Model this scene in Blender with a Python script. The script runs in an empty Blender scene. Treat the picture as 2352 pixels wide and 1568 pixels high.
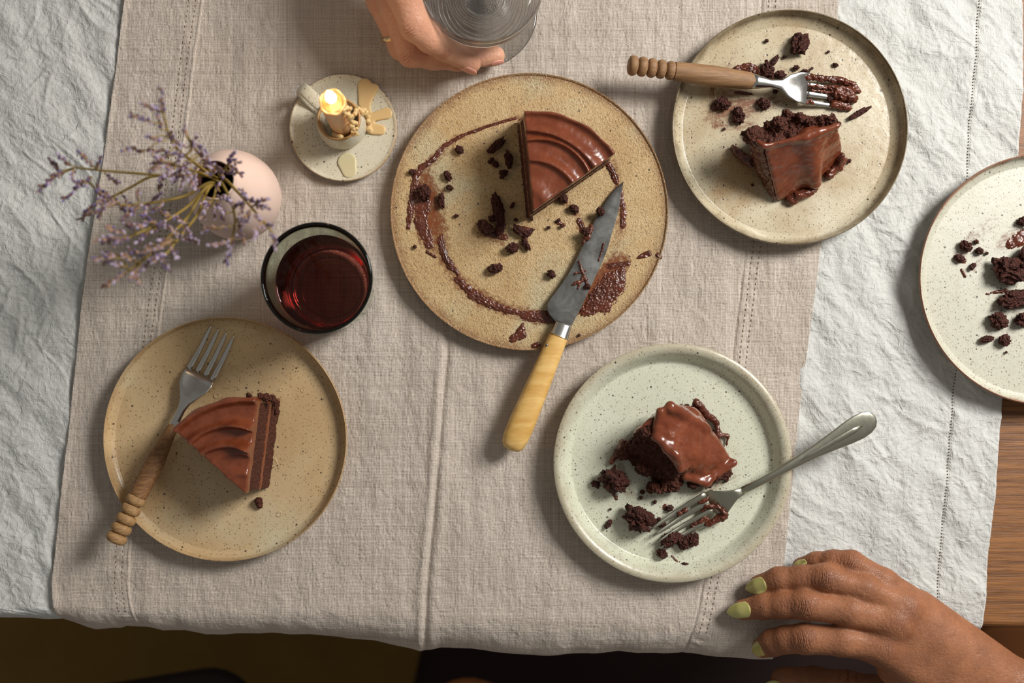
import bpy, bmesh, math, random
import numpy as np
import openvdb
from mathutils import Vector, Matrix

rnd = random.Random(11)
SC = bpy.context.scene
COL = SC.collection
PI = math.pi

# ---------------------------------------------------------------- camera
T = 0.75            # height of the laid table surface above the floor
H = 0.85            # lens height above the table
S = 1.0 / 3000.0    # metres per photograph pixel on the table plane
NU, NV = 1110.0, 880.0   # photograph pixel straight below the lens

cam_d = bpy.data.cameras.new('camera')
cam = bpy.data.objects.new('camera', cam_d)
COL.objects.link(cam)
cam.location = (0, 0, T + H)
cam_d.sensor_width = 36.0
cam_d.lens = 36.0 * H / (2352 * S)
cam_d.shift_x = (1176 - NU) / 2352
cam_d.shift_y = (NV - 784) / 2352
cam_d.clip_start = 0.02
cam_d.dof.use_dof = True
cam_d.dof.focus_distance = H - 0.020
cam_d.dof.aperture_fstop = 3.6
SC.camera = cam

# ---------------------------------------------------------------- light
SC.view_settings.view_transform = 'Standard'
SC.view_settings.look = 'None'
SC.view_settings.exposure = 0.0
SC.view_settings.gamma = 1.0
SC.view_settings.use_curve_mapping = False
SC.cycles.max_bounces = 14
SC.cycles.transmission_bounces = 14
SC.cycles.transparent_max_bounces = 12
SC.cycles.sample_clamp_indirect = 6.0
SC.cycles.use_denoising = True

world = bpy.data.worlds.new('world')
SC.world = world
world.use_nodes = True
bgn = world.node_tree.nodes['Background']
bgn.inputs['Color'].default_value = (1.0, 0.95, 0.88, 1)
bgn.inputs['Strength'].default_value = 0.19

def area_light(name, loc, target, size, size_y, power, color):
    ld = bpy.data.lights.new(name, 'AREA')
    ld.shape = 'RECTANGLE'
    ld.size = size
    ld.size_y = size_y
    ld.energy = power
    ld.color = color
    o = bpy.data.objects.new(name, ld)
    COL.objects.link(o)
    o.location = loc
    d = Vector(target) - Vector(loc)
    o.rotation_euler = d.to_track_quat('-Z', 'Y').to_euler()
    return o
WIN_DIR = Vector((0.80, 0.50, 0.90)).normalized()
wl = area_light('window_light', Vector((0.1, 0.05, T)) + WIN_DIR * 1.50, (0.08, 0, T), 0.46, 0.56, 29, (1.0, 0.975, 0.935))

# ---------------------------------------------------------------- maths
def W(u, v, h=0.0):
    """point of the room at height h above the table that the photograph shows at pixel u, v"""
    k = S * (H - h) / H
    return np.array([(u - NU) * k, (NV - v) * k, T + h])

def k_at(h):
    return S * (H - h) / H

_rs = np.random.RandomState(5)
PERM = np.concatenate([_rs.permutation(256)] * 3).astype(np.int32)
G3 = _rs.normal(size=(256, 3)).astype(np.float32)
G3 /= np.linalg.norm(G3, axis=1)[:, None]

def perlin(p):
    p = np.asarray(p, dtype=np.float32)
    i = np.floor(p).astype(np.int32)
    f = p - i
    i &= 255
    w = f * f * f * (f * (f * 6 - 15) + 10)
    out = 0
    for dx in (0, 1):
        wx = w[:, 0] if dx else 1 - w[:, 0]
        a = PERM[i[:, 0] + dx]
        for dy in (0, 1):
            wy = w[:, 1] if dy else 1 - w[:, 1]
            b = PERM[a + i[:, 1] + dy]
            for dz in (0, 1):
                wz = w[:, 2] if dz else 1 - w[:, 2]
                g = G3[PERM[b + i[:, 2] + dz] & 255]
                n = g[:, 0] * (f[:, 0] - dx) + g[:, 1] * (f[:, 1] - dy) + g[:, 2] * (f[:, 2] - dz)
                out = out + n * (wx * wy * wz)
    return out * 1.5

def fbm(p, octv=3, gain=0.5):
    s = 0
    a = 1.0
    p = np.asarray(p, dtype=np.float32)
    for _ in range(octv):
        s = s + perlin(p) * a
        p = p * 2.03 + 17.3
        a *= gain
    return s

def ridged(p, octv=2, gain=0.5):
    s = 0
    a = 1.0
    p = np.asarray(p, dtype=np.float32)
    for _ in range(octv):
        s = s + (1 - np.abs(perlin(p)) * 2.2) * a
        p = p * 2.1 + 9.1
        a *= gain
    return s

def pts3(x, y, z=0.0):
    x = np.asarray(x, dtype=np.float32)
    return np.stack([x.ravel(), np.broadcast_to(y, x.shape).ravel(), np.broadcast_to(np.float32(z), x.shape).ravel()], 1)

def sstep(a, b, x):
    t = np.clip((x - a) / (b - a), 0, 1)
    return t * t * (3 - 2 * t)

# ---------------------------------------------------------------- objects
def root_loc(o):
    v = np.zeros(3)
    while o is not None:
        v += np.array(o.location)
        o = o.parent
    return v

def tag(o, label=None, cat=None, group=None, kind=None):
    if label: o['label'] = label
    if cat: o['category'] = cat
    if group: o['group'] = group
    if kind: o['kind'] = kind
    return o

def thing(name, loc, label, cat, group=None):
    o = bpy.data.objects.new(name, None)
    o.empty_display_size = 0.01
    COL.objects.link(o)
    o.location = tuple(float(a) for a in loc)
    return tag(o, label, cat, group)

def mesh_data(name, V, F, mats, smooth=True, attrs=None, mat_idx=None):
    me = bpy.data.meshes.new(name)
    V = np.asarray(V, dtype=np.float32)
    if isinstance(F, np.ndarray):
        nf, k = F.shape
        me.vertices.add(len(V))
        me.vertices.foreach_set('co', V.ravel())
        me.loops.add(nf * k)
        me.polygons.add(nf)
        me.loops.foreach_set('vertex_index', F.astype(np.int32).ravel())
        me.polygons.foreach_set('loop_start', np.arange(0, nf * k, k, dtype=np.int32))
        me.polygons.foreach_set('loop_total', np.full(nf, k, dtype=np.int32))
        me.update(calc_edges=True)
    else:
        me.from_pydata([tuple(map(float, v)) for v in V], [], F)
    me.validate()
    if not isinstance(mats, (list, tuple)): mats = [mats]
    for m in mats: me.materials.append(m)
    n = len(me.polygons)
    me.polygons.foreach_set('use_smooth', np.full(n, bool(smooth)))
    if mat_idx is not None:
        me.polygons.foreach_set('material_index', np.asarray(mat_idx, dtype=np.int32))
    if attrs:
        for an, av in attrs.items():
            at = me.attributes.new(an, 'FLOAT', 'POINT')
            at.data.foreach_set('value', np.asarray(av, dtype=np.float32))
    return me

def part(name, VF, mats, parent=None, origin=None, smooth=True, attrs=None, mat_idx=None, label=None, sharp=None):
    """world-space vertices -> one mesh object; a child keeps its place under parent"""
    V, F = VF[0], VF[1]
    V = np.asarray(V, dtype=np.float64)
    if parent is not None:
        base = root_loc(parent)
        loc = (0, 0, 0)
    else:
        base = np.array(origin if origin is not None else (V.min(0) + V.max(0)) / 2 * np.array([1, 1, 0]) + np.array([0, 0, V[:, 2].min()]))
        loc = tuple(base)
    me = mesh_data(name, V - base, F, mats, smooth, attrs, mat_idx)
    if sharp:
        me.set_sharp_from_angle(angle=math.radians(sharp))
    o = bpy.data.objects.new(name, me)
    COL.objects.link(o)
    o.parent = parent
    o.location = loc
    if label: o['label'] = label
    return o

def join_vf(lst):
    Vs, Fs, n = [], [], 0
    for V, F in lst:
        Vs.append(np.asarray(V, dtype=np.float64))
        if isinstance(F, np.ndarray):
            F = F.tolist()
        Fs += [tuple(i + n for i in f) for f in F]
        n += len(V)
    return np.concatenate(Vs), Fs

def lathe(profile, n=96, cx=0, cy=0, wob=0.0, seed=0, closed=False):
    """profile: list of (r, z)."""
    pr = np.array(profile, dtype=np.float64)
    th = np.linspace(0, 2 * PI, n, endpoint=False)
    w = 1 + wob * (np.sin(2 * th + seed) * .6 + np.sin(3 * th + seed * 2.1) * .4)
    V = []
    for r, z in pr:
        V.append(np.stack([cx + r * w * np.cos(th), cy + r * w * np.sin(th), np.full(n, z)], 1))
    V = np.concatenate(V)
    F = []
    m = len(pr)
    for a in range(m - 1 if not closed else m):
        b = (a + 1) % m
        i = np.arange(n)
        j = (i + 1) % n
        F.append(np.stack([a * n + i, a * n + j, b * n + j, b * n + i], 1))
    return V, np.concatenate(F)

def smooth_profile(pts, sub=6):
    """Catmull-Rom through the points"""
    P = np.array(pts, dtype=np.float64)
    Q = np.vstack([2 * P[0] - P[1], P, 2 * P[-1] - P[-2]])
    out = []
    for i in range(1, len(Q) - 2):
        for t in np.arange(sub) / sub:
            a, b, c, d = Q[i - 1], Q[i], Q[i + 1], Q[i + 2]
            out.append(0.5 * ((2 * b) + (c - a) * t + (2 * a - 5 * b + 4 * c - d) * t * t + (3 * b - a - 3 * c + d) * t ** 3))
    out.append(P[-1])
    return np.array(out)

def loft(rings, cap=True):
    n = len(rings[0])
    V = np.concatenate(rings)
    F = []
    for a in range(len(rings) - 1):
        for i in range(n):
            j = (i + 1) % n
            F.append((a * n + i, a * n + j, (a + 1) * n + j, (a + 1) * n + i))
    if cap:
        F.append(tuple(range(n))[::-1])
        F.append(tuple((len(rings) - 1) * n + i for i in range(n)))
    return V, F

def bar(xs, ws, zs, ths, n=16, ex=2.0, yc=None, dish=None):
    """local bar along x with super-elliptic sections: half width w, half thickness th"""
    rings = []
    for k, x in enumerate(xs):
        a = np.linspace(0, 2 * PI, n, endpoint=False)
        c, s = np.cos(a), np.sin(a)
        y = np.sign(c) * np.abs(c) ** (2 / ex) * ws[k]
        z = np.sign(s) * np.abs(s) ** (2 / ex) * ths[k]
        if dish is not None and ws[k] > 0:
            z = z + dish[k] * (y / max(ws[k], 1e-6)) ** 2
        yy = y + (yc[k] if yc is not None else 0)
        rings.append(np.stack([np.full(n, x), yy, z + zs[k]], 1))
    return loft(rings)

def tube(path, radii, n=8, cap=True):
    P = np.array(path, dtype=np.float64)
    radii = np.broadcast_to(radii, (len(P),))
    rings = []
    up = np.array([0.13, 0.21, 0.97])
    for i in range(len(P)):
        t = P[min(i + 1, len(P) - 1)] - P[max(i - 1, 0)]
        t /= np.linalg.norm(t) + 1e-12
        a = np.cross(t, up)
        a /= np.linalg.norm(a) + 1e-9
        b = np.cross(t, a)
        th = np.linspace(0, 2 * PI, n, endpoint=False)
        rings.append(P[i] + radii[i] * (np.cos(th)[:, None] * a + np.sin(th)[:, None] * b))
    return loft(rings, cap)

def frame(A, B, roll=0.0):
    """matrix whose x axis runs from A to B, z roughly up"""
    A = np.array(A); B = np.array(B)
    x = B - A
    x = x / np.linalg.norm(x)
    y = np.cross([0, 0, 1], x)
    y /= np.linalg.norm(y)
    z = np.cross(x, y)
    c, s = math.cos(roll), math.sin(roll)
    y2 = c * y + s * z
    z2 = -s * y + c * z
    R = np.stack([x, y2, z2], 1)
    return R, A

def xf(VF, R, A):
    return np.asarray(VF[0]) @ R.T + A, VF[1]

# ---------------------------------------------------------------- signed-distance modelling
def smin(a, b, k):
    h = np.clip(0.5 + 0.5 * (b - a) / k, 0, 1)
    return b * (1 - h) + a * h - k * h * (1 - h)

def smax(a, b, k):
    return -smin(-a, -b, k)

class Field:
    def __init__(s, lo, hi, vox):
        s.lo = np.array(lo, dtype=np.float64)
        s.vox = vox
        s.n = np.ceil((np.array(hi) - s.lo) / vox).astype(int) + 1
        s.d = np.full(tuple(s.n), 0.02, dtype=np.float32)
    def grid(s, sl=None):
        r = [np.arange(s.n[i], dtype=np.float32) * s.vox + s.lo[i] for i in range(3)]
        if sl is not None: r = [r[i][sl[i]] for i in range(3)]
        return r[0][:, None, None].astype(np.float32), r[1][None, :, None].astype(np.float32), r[2][None, None, :].astype(np.float32)
    def box(s, lo, hi):
        a = np.maximum(np.floor((np.array(lo) - s.lo) / s.vox).astype(int), 0)
        b = np.minimum(np.ceil((np.array(hi) - s.lo) / s.vox).astype(int) + 1, s.n)
        return tuple(slice(max(0, x), max(0, y)) for x, y in zip(a, b))
    def cone(s, A, B, ra, rb, k=0.003):
        A = np.array(A, dtype=np.float64); B = np.array(B, dtype=np.float64)
        pad = max(ra, rb) + k * 1.6 + 0.004
        sl = s.box(np.minimum(A, B) - pad, np.maximum(A, B) + pad)
        if any(q.stop <= q.start for q in sl): return
        X, Y, Z = s.grid(sl)
        ab = B - A
        L2 = float(ab @ ab) + 1e-12
        t = np.clip(((X - A[0]) * ab[0] + (Y - A[1]) * ab[1] + (Z - A[2]) * ab[2]) / L2, 0, 1)
        d = np.sqrt((X - A[0] - t * ab[0]) ** 2 + (Y - A[1] - t * ab[1]) ** 2 + (Z - A[2] - t * ab[2]) ** 2) - (ra + (rb - ra) * t)
        s.d[sl] = smin(s.d[sl], d, k)
    def ball(s, C, r, k=0.003, sc=(1, 1, 1)):
        C = np.array(C)
        pad = r * max(sc) + k * 1.6 + 0.004
        sl = s.box(C - pad, C + pad)
        if any(q.stop <= q.start for q in sl): return
        X, Y, Z = s.grid(sl)
        d = (np.sqrt(((X - C[0]) / sc[0]) ** 2 + ((Y - C[1]) / sc[1]) ** 2 + ((Z - C[2]) / sc[2]) ** 2) - r) * min(sc)
        s.d[sl] = smin(s.d[sl], d, k)
    def mesh(s):
        d = s.d
        for ax in range(3):
            sl = [slice(None)] * 3
            for e in (0, -1):
                sl[ax] = e
                d[tuple(sl)] = np.maximum(d[tuple(sl)], s.vox * .6)
        b = 3 * s.vox
        g = openvdb.FloatGrid(background=float(b))
        g.copyFromArray(np.clip(d, -b, b).astype(np.float32))
        p, q = g.convertToQuads(isovalue=0.0)
        p = p.astype(np.float64) * s.vox + s.lo
        q = q.astype(np.int64)
        a, bb, c = p[q[:, 0]], p[q[:, 1]], p[q[:, 2]]
        dd = p[q[:, 3]]
        vol = np.einsum('ij,ij->i', a, np.cross(bb, c)).sum() + np.einsum('ij,ij->i', a, np.cross(c, dd)).sum()
        cen = p.mean(0)
        a, bb, c, dd = a - cen, bb - cen, c - cen, dd - cen
        vol = np.einsum('ij,ij->i', a, np.cross(bb, c)).sum() + np.einsum('ij,ij->i', a, np.cross(c, dd)).sum()
        if vol < 0: q = q[:, ::-1]
        return p, q

def vnormals(V, F):
    N = np.zeros_like(V)
    if F.shape[1] == 4:
        fn = np.cross(V[F[:, 2]] - V[F[:, 0]], V[F[:, 3]] - V[F[:, 1]])
    else:
        fn = np.cross(V[F[:, 1]] - V[F[:, 0]], V[F[:, 2]] - V[F[:, 0]])
    for k in range(F.shape[1]):
        for a in range(3):
            N[:, a] += np.bincount(F[:, k], weights=fn[:, a], minlength=len(V))
    return N / (np.linalg.norm(N, axis=1)[:, None] + 1e-20)

def relax(V, F, it=2, lam=0.5):
    n = len(V)
    for _ in range(it):
        acc = np.zeros_like(V)
        cnt = np.zeros(n)
        k = F.shape[1]
        for a in range(k):
            i, j = F[:, a], F[:, (a + 1) % k]
            for c in range(3):
                acc[:, c] += np.bincount(i, weights=V[j, c], minlength=n) + np.bincount(j, weights=V[i, c], minlength=n)
            cnt += np.bincount(i, minlength=n) + np.bincount(j, minlength=n)
        V = V + lam * (acc / np.maximum(cnt, 1)[:, None] - V)
    return V

def hull_planes(points):
    bm = bmesh.new()
    for p in points: bm.verts.new(tuple(map(float, p)))
    r = bmesh.ops.convex_hull(bm, input=bm.verts)
    bm.normal_update()
    bmesh.ops.recalc_face_normals(bm, faces=bm.faces)
    pl = [(np.array(f.normal), float(f.normal.dot(f.verts[0].co))) for f in bm.faces]
    bm.free()
    return pl

# ---------------------------------------------------------------- node helper
class M:
    def __init__(s, name):
        s.m = bpy.data.materials.new(name)
        s.m.use_nodes = True
        s.nt = s.m.node_tree
        s.b = s.nt.nodes['Principled BSDF']
        s.out = s.nt.nodes['Material Output']
        s._tc = None
    def n(s, t, **kw):
        nd = s.nt.nodes.new(t)
        for k, v in kw.items(): setattr(nd, k, v)
        return nd
    def link(s, a, b): s.nt.links.new(a, b)
    def set(s, **kw):
        for k, v in kw.items():
            s.put(s.b.inputs[k.replace('_', ' ')], v)
        return s
    def put(s, sock, v):
        if hasattr(v, 'links') or isinstance(v, bpy.types.NodeSocket): s.link(v, sock)
        elif isinstance(v, (tuple, list)) and len(v) == 3 and sock.type == 'RGBA': sock.default_value = (*v, 1)
        else: sock.default_value = v
    def obj(s):
        if s._tc is None: s._tc = s.n('ShaderNodeTexCoord')
        return s._tc.outputs['Object']
    def geo(s, k='Position'):
        return s.n('ShaderNodeNewGeometry').outputs[k]
    def attr(s, name):
        a = s.n('ShaderNodeAttribute')
        a.attribute_name = name
        return a.outputs['Fac']
    def map(s, vec, scale=(1, 1, 1), rot=(0, 0, 0), loc=(0, 0, 0)):
        m = s.n('ShaderNodeMapping')
        s.link(vec, m.inputs[0])
        m.inputs['Scale'].default_value = scale
        m.inputs['Rotation'].default_value = rot
        m.inputs['Location'].default_value = loc
        return m.outputs[0]
    def noise(s, vec, scale, detail=3, rough=0.5, dist=0.0, out='Fac'):
        n = s.n('ShaderNodeTexNoise')
        s.link(vec, n.inputs['Vector'])
        n.inputs['Scale'].default_value = scale
        n.inputs['Detail'].default_value = detail
        n.inputs['Roughness'].default_value = rough
        n.inputs['Distortion'].default_value = dist
        return n.outputs[out]
    def voro(s, vec, scale, feature='F1', out='Distance', rand=1.0):
        n = s.n('ShaderNodeTexVoronoi')
        n.feature = feature
        s.link(vec, n.inputs['Vector'])
        n.inputs['Scale'].default_value = scale
        n.inputs['Randomness'].default_value = rand
        return n.outputs[out]
    def math(s, op, a, b=0.0, c=0.0, clamp=False):
        n = s.n('ShaderNodeMath')
        n.operation = op
        n.use_clamp = clamp
        s.put(n.inputs[0], a); s.put(n.inputs[1], b); s.put(n.inputs[2], c)
        return n.outputs[0]
    def ramp(s, fac, a, b):
        """smooth step of fac from a to b"""
        n = s.n('ShaderNodeMapRange')
        n.interpolation_type = 'SMOOTHSTEP'
        s.put(n.inputs['Value'], fac)
        n.inputs['From Min'].default_value = a
        n.inputs['From Max'].default_value = b
        return n.outputs[0]
    def mix(s, fac, a, b, blend='MIX'):
        n = s.n('ShaderNodeMix')
        n.data_type = 'RGBA'
        n.blend_type = blend
        s.put(n.inputs[0], fac); s.put(n.inputs[6], a); s.put(n.inputs[7], b)
        return n.outputs[2]
    def xyz(s, vec):
        n = s.n('ShaderNodeSeparateXYZ')
        s.link(vec, n.inputs[0])
        return n.outputs
    def bump(s, hgt, strength=1.0, dist=0.001, normal=None):
        n = s.n('ShaderNodeBump')
        n.inputs['Strength'].default_value = strength
        n.inputs['Distance'].default_value = dist
        s.link(hgt, n.inputs['Height'])
        if normal is not None: s.link(normal, n.inputs['Normal'])
        return n.outputs[0]

def srgb(r, g, b):
    f = lambda c: (c / 255 / 12.92) if c <= 10 else ((c / 255 + 0.055) / 1.055) ** 2.4
    return (f(r), f(g), f(b))
# ---------------------------------------------------------------- materials
def linen(name, col_a, col_b, period, weave, crinkle, slub=0.5, gap_shade=0.45, rough=0.9):
    m = M(name)
    o = m.obj()
    wob = m.noise(o, 60, 2, out='Color')
    v = m.n('ShaderNodeVectorMath'); v.operation = 'MULTIPLY_ADD'
    m.link(wob, v.inputs[0]); v.inputs[1].default_value = (0.004, 0.004, 0); m.link(o, v.inputs[2])
    x, y, z = m.xyz(v.outputs[0])
    k = PI / period
    # slub: every thread gets its own thickness
    sx = m.noise(m.map(o, (1 / period * 0.9, 6, 1)), 1.0, 2)
    sy = m.noise(m.map(o, (6, 1 / period * 0.9, 1)), 1.0, 2)
    ax = m.math('ABSOLUTE', m.math('SINE', m.math('MULTIPLY', x, k)))
    ay = m.math('ABSOLUTE', m.math('SINE', m.math('MULTIPLY', y, k)))
    par = m.math('MULTIPLY', m.math('SINE', m.math('MULTIPLY', x, k)), m.math('SINE', m.math('MULTIPLY', y, k)))
    # the thread that lies on top alternates
    over = m.math('MULTIPLY_ADD', par, 0.5, 0.5)
    hx = m.math('MULTIPLY', ax, m.math('MULTIPLY_ADD', sx, 1.4, 0.2))
    hy = m.math('MULTIPLY', ay, m.math('MULTIPLY_ADD', sy, 1.4, 0.2))
    hm = m.math('ADD', m.math('MULTIPLY', hx, over), m.math('MULTIPLY', hy, m.math('SUBTRACT', 1.0, over)))
    hm2 = m.math('MAXIMUM', m.math('MULTIPLY', hx, 0.72), m.math('MULTIPLY', hy, 0.72))
    ht = m.math('MAXIMUM', hm, hm2)
    gap = m.ramp(ht, 0.10, 0.55)
    thr = m.math('MULTIPLY', m.math('ADD', sx, sy), 0.5)
    blot = m.noise(o, 9, 3, 0.55)
    fac = m.math('MULTIPLY_ADD', m.math('SUBTRACT', thr, 0.5), 2.2 * slub, blot, clamp=True)
    base = m.mix(fac, col_a, col_b)
    dark = tuple(c * gap_shade for c in col_a)  # shade between the threads, painted into the cloth colour
    c = m.mix(gap, dark, base)
    m.set(Base_Color=c, Roughness=rough)
    m.b.inputs['Specular IOR Level'].default_value = 0.12
    m.b.inputs['Sheen Weight'].default_value = 0.08
    cr = m.noise(o, 210, 4, 0.6, 0.4)
    cr2 = m.math('SUBTRACT', 1.0, m.math('ABSOLUTE', m.math('MULTIPLY_ADD', m.noise(o, 95, 3, 0.55, 0.6), 2.0, -1.0)))
    b1 = m.bump(m.math('ADD', m.math('MULTIPLY', cr, 0.6), m.math('MULTIPLY', cr2, 0.9)), 1.0, crinkle)
    b2 = m.bump(ht, 1.0, weave, b1)
    m.set(Normal=b2)
    return m.m

MAT_WHITE = linen('white_linen', srgb(200, 200, 196), srgb(216, 216, 212), 0.00072, 0.00018, 0.0015, 0.5, 0.62)
MAT_TAUPE = linen('taupe_linen', srgb(188, 174, 160), srgb(222, 210, 198), 0.00092, 0.00042, 0.0010, 1.2, 0.28)
MAT_THREAD_W = M('white_thread').set(Base_Color=srgb(222, 218, 208), Roughness=0.8).m
MAT_THREAD_T = M('taupe_thread').set(Base_Color=srgb(214, 200, 186), Roughness=0.8).m
MAT_PUCKER = M('sunk_thread').set(Base_Color=srgb(150, 135, 118), Roughness=1.0).m
MAT_HOLE = M('stitch_hole').set(Base_Color=srgb(92, 78, 60), Roughness=1.0).m

def stoneware(name, body, body2, rim, R, rim_w, speck=0.5, rough=0.32, gritty=0.0, mottle_scale=35, speck_col=(0.03, 0.015, 0.008), pale=None, rim_amt=0.8, stain=None):
    m = M(name)
    o = m.obj()
    n1 = m.noise(o, mottle_scale, 5, 0.6, 0.3)
    n2 = m.noise(o, mottle_scale * 0.3, 4, 0.55, 0.5)
    c = m.mix(m.ramp(n1, 0.35, 0.7), body, body2)
    if pale is not None:
        c = m.mix(m.math('MULTIPLY', m.ramp(n2, 0.50, 0.66), 0.75), c, pale)
    x, y, z = m.xyz(o)
    r = m.math('SQRT', m.math('ADD', m.math('MULTIPLY', x, x), m.math('MULTIPLY', y, y)))
    rw = m.math('ADD', r, m.math('MULTIPLY_ADD', m.noise(o, 55, 4, 0.7), rim_w * 1.6, -rim_w * 0.8))
    c = m.mix(m.math('MULTIPLY', m.ramp(rw, R - rim_w, R), rim_amt), c, rim)
    if stain is not None:
        sc, (sx, sy), sr = stain
        dx = m.math('SUBTRACT', x, sx); dy = m.math('SUBTRACT', y, sy)
        sd = m.math('SQRT', m.math('ADD', m.math('MULTIPLY', dx, dx), m.math('MULTIPLY', dy, dy)))
        sd = m.math('ADD', sd, m.math('MULTIPLY_ADD', m.noise(o, 70, 5, 0.7), 0.05, -0.025))
        c = m.mix(m.math('MULTIPLY', m.ramp(sd, sr, sr * 0.2), 0.75), c, sc)
    # faint throwing rings
    rv = m.n('ShaderNodeCombineXYZ'); m.link(m.math('ADD', r, m.math('MULTIPLY', n2, .006)), rv.inputs[0])
    rg = m.noise(rv.outputs[0], 230, 3, 0.6)
    c = m.mix(m.math('MULTIPLY', m.ramp(rg, .52, .75), .35), c, body2)
    # iron specks of three sizes
    gate = m.voro(o, 210, out='Color')
    gx = m.xyz(gate)[0]
    s1 = m.math('MULTIPLY', m.ramp(m.voro(o, 210), 0.22, 0.11), m.ramp(gx, 1 - 0.22 * speck, 1 - 0.20 * speck))
    gate2 = m.xyz(m.voro(o, 520, out='Color'))[0]
    s2 = m.math('MULTIPLY', m.ramp(m.voro(o, 520), 0.36, 0.2), m.ramp(gate2, 1 - 0.35 * speck, 1 - 0.30 * speck))
    gate3 = m.xyz(m.voro(o, 1100, out='Color'))[1]
    s3 = m.math('MULTIPLY', m.ramp(m.voro(o, 1100), 0.45, 0.25), m.ramp(gate3, 1 - 0.40 * speck, 1 - 0.3 * speck))
    brown = srgb(120, 84, 48)
    c = m.mix(m.math('MULTIPLY', s3, 0.55), c, brown)
    c = m.mix(m.math('MULTIPLY', s2, 0.65), c, srgb(96, 66, 38))
    c = m.mix(m.math('MULTIPLY', s1, 0.9), c, speck_col)
    if gritty:
        g = m.noise(o, 900, 2, 0.6)
        g2 = m.noise(o, 420, 3, 0.7)
        c = m.mix(m.math('MULTIPLY', m.ramp(g2, 0.50, 0.72), 0.6), c, srgb(150, 108, 58))
        c = m.mix(m.math('MULTIPLY', m.ramp(g, 0.52, 0.72), 0.45), c, srgb(226, 210, 178))
        hb = m.math('ADD', g, m.math('MULTIPLY', g2, 1.2))
        bn = m.bump(hb, 1.0, 0.0007 * gritty)
    else:
        bn = m.bump(m.math('ADD', m.noise(o, 140, 3, 0.5), m.math('MULTIPLY', s1, -0.5)), 0.6, 0.0003)
    m.set(Base_Color=c, Roughness=rough, Normal=bn)
    return m.m

def chocolate(name, col, col2, rough=0.3, bump=0.0002, coat=0.25):
    m = M(name)
    o = m.obj()
    c = m.mix(m.ramp(m.noise(o, 90, 4, 0.6), 0.35, 0.7), col, col2)
    rr = m.math('MULTIPLY_ADD', m.noise(o, 160, 3), 0.25, rough - 0.1)
    m.set(Base_Color=c, Roughness=rr, Normal=m.bump(m.noise(o, 500, 4, 0.6), 0.7, bump))
    m.b.inputs['Subsurface Weight'].default_value = 0.02
    m.b.inputs['Subsurface Radius'].default_value = (1.0, 0.45, 0.25)
    m.b.inputs['Subsurface Scale'].default_value = 0.0012
    m.b.inputs['Coat Weight'].default_value = coat
    m.b.inputs['Coat Roughness'].default_value = 0.22
    return m.m
MAT_FROST = chocolate('chocolate_frosting', srgb(110, 52, 29), srgb(128, 66, 40), 0.22, coat=.4)
MAT_FROST_D = chocolate('dark_chocolate_frosting', srgb(78, 35, 20), srgb(104, 50, 30), 0.30)
def sponge(name, a, b):
    m = M(name)
    o = m.obj()
    n = m.noise(o, 420, 5, 0.7)
    v = m.voro(o, 700)
    c = m.mix(m.ramp(n, 0.35, 0.7), a, b)
    c = m.mix(m.ramp(v, 0.30, 0.05), c, tuple(q * 0.45 for q in a))
    m.set(Base_Color=c, Roughness=0.62, Normal=m.bump(m.math('ADD', n, v), 1.0, 0.0014))
    m.b.inputs['Specular IOR Level'].default_value = 0.45
    return m.m
MAT_SPONGE = sponge('chocolate_sponge', srgb(70, 29, 14), srgb(100, 47, 25))
MAT_CRUMB = sponge('chocolate_crumb', srgb(60, 22, 10), srgb(88, 36, 19))

def film(name, col, amount=0.8, scale=260):
    """thin see-through smear: how much cover comes from the vertex density"""
    m = M(name)
    o = m.obj()
    a = m.attr('dens')
    n = m.noise(o, scale, 5, 0.7)
    al = m.math('MULTIPLY', m.ramp(m.math('ADD', a, m.math('MULTIPLY_ADD', n, 2.0, -1.05)), 0.05, 1.7), amount, clamp=True)
    m.set(Base_Color=col, Roughness=0.35, Alpha=al)
    return m.m
MAT_FILM = film('chocolate_film', srgb(128, 66, 32), 0.85, 340)
MAT_FILM_PALE = film('pale_chocolate_film', srgb(150, 104, 66), 0.5, 420)

def wood(name, a, b, stretch=(6, 160, 160), rough=0.5, rot=(0, 0, 0), bump=0.0003, pores=0.0):
    m = M(name)
    o = m.obj()
    v = m.map(o, stretch, rot)
    n = m.noise(v, 1.0, 5, 0.65, 0.3)
    n2 = m.noise(m.map(o, tuple(q * 4 for q in stretch), rot), 1.0, 3, 0.6)
    c = m.mix(m.ramp(n, 0.3, 0.7), a, b)
    c = m.mix(m.math('MULTIPLY', m.ramp(n2, 0.58, 0.75), pores), c, tuple(q * 0.25 for q in a))
    m.set(Base_Color=c, Roughness=rough, Normal=m.bump(m.math('ADD', n, n2), 0.8, bump))
    return m.m
MAT_TABLE = wood('oak_table', srgb(96, 58, 25), srgb(150, 98, 48), (14, 330, 90), 0.5, pores=0.9)
MAT_TABLE_D = wood('dark_oak', srgb(70, 40, 18), srgb(96, 58, 28), (14, 330, 90), 0.5, pores=0.6)
MAT_BEECH = wood('beech_handle', srgb(126, 92, 60), srgb(158, 120, 82), (40, 500, 500), 0.6, pores=0.35, bump=0.0002)
MAT_WALNUT = wood('aged_handle', srgb(110, 74, 42), srgb(152, 110, 68), (50, 600, 600), 0.6, pores=0.6, bump=0.0002)
MAT_BEECH_L = wood('oak_rings', srgb(140, 104, 64), srgb(180, 142, 94), (90, 700, 700), 0.62, pores=0.45, bump=0.0002)
MAT_BOX = wood('boxwood', srgb(206, 158, 82), srgb(230, 190, 118), (12, 130, 130), 0.4, pores=0.25, bump=0.00006)

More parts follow.
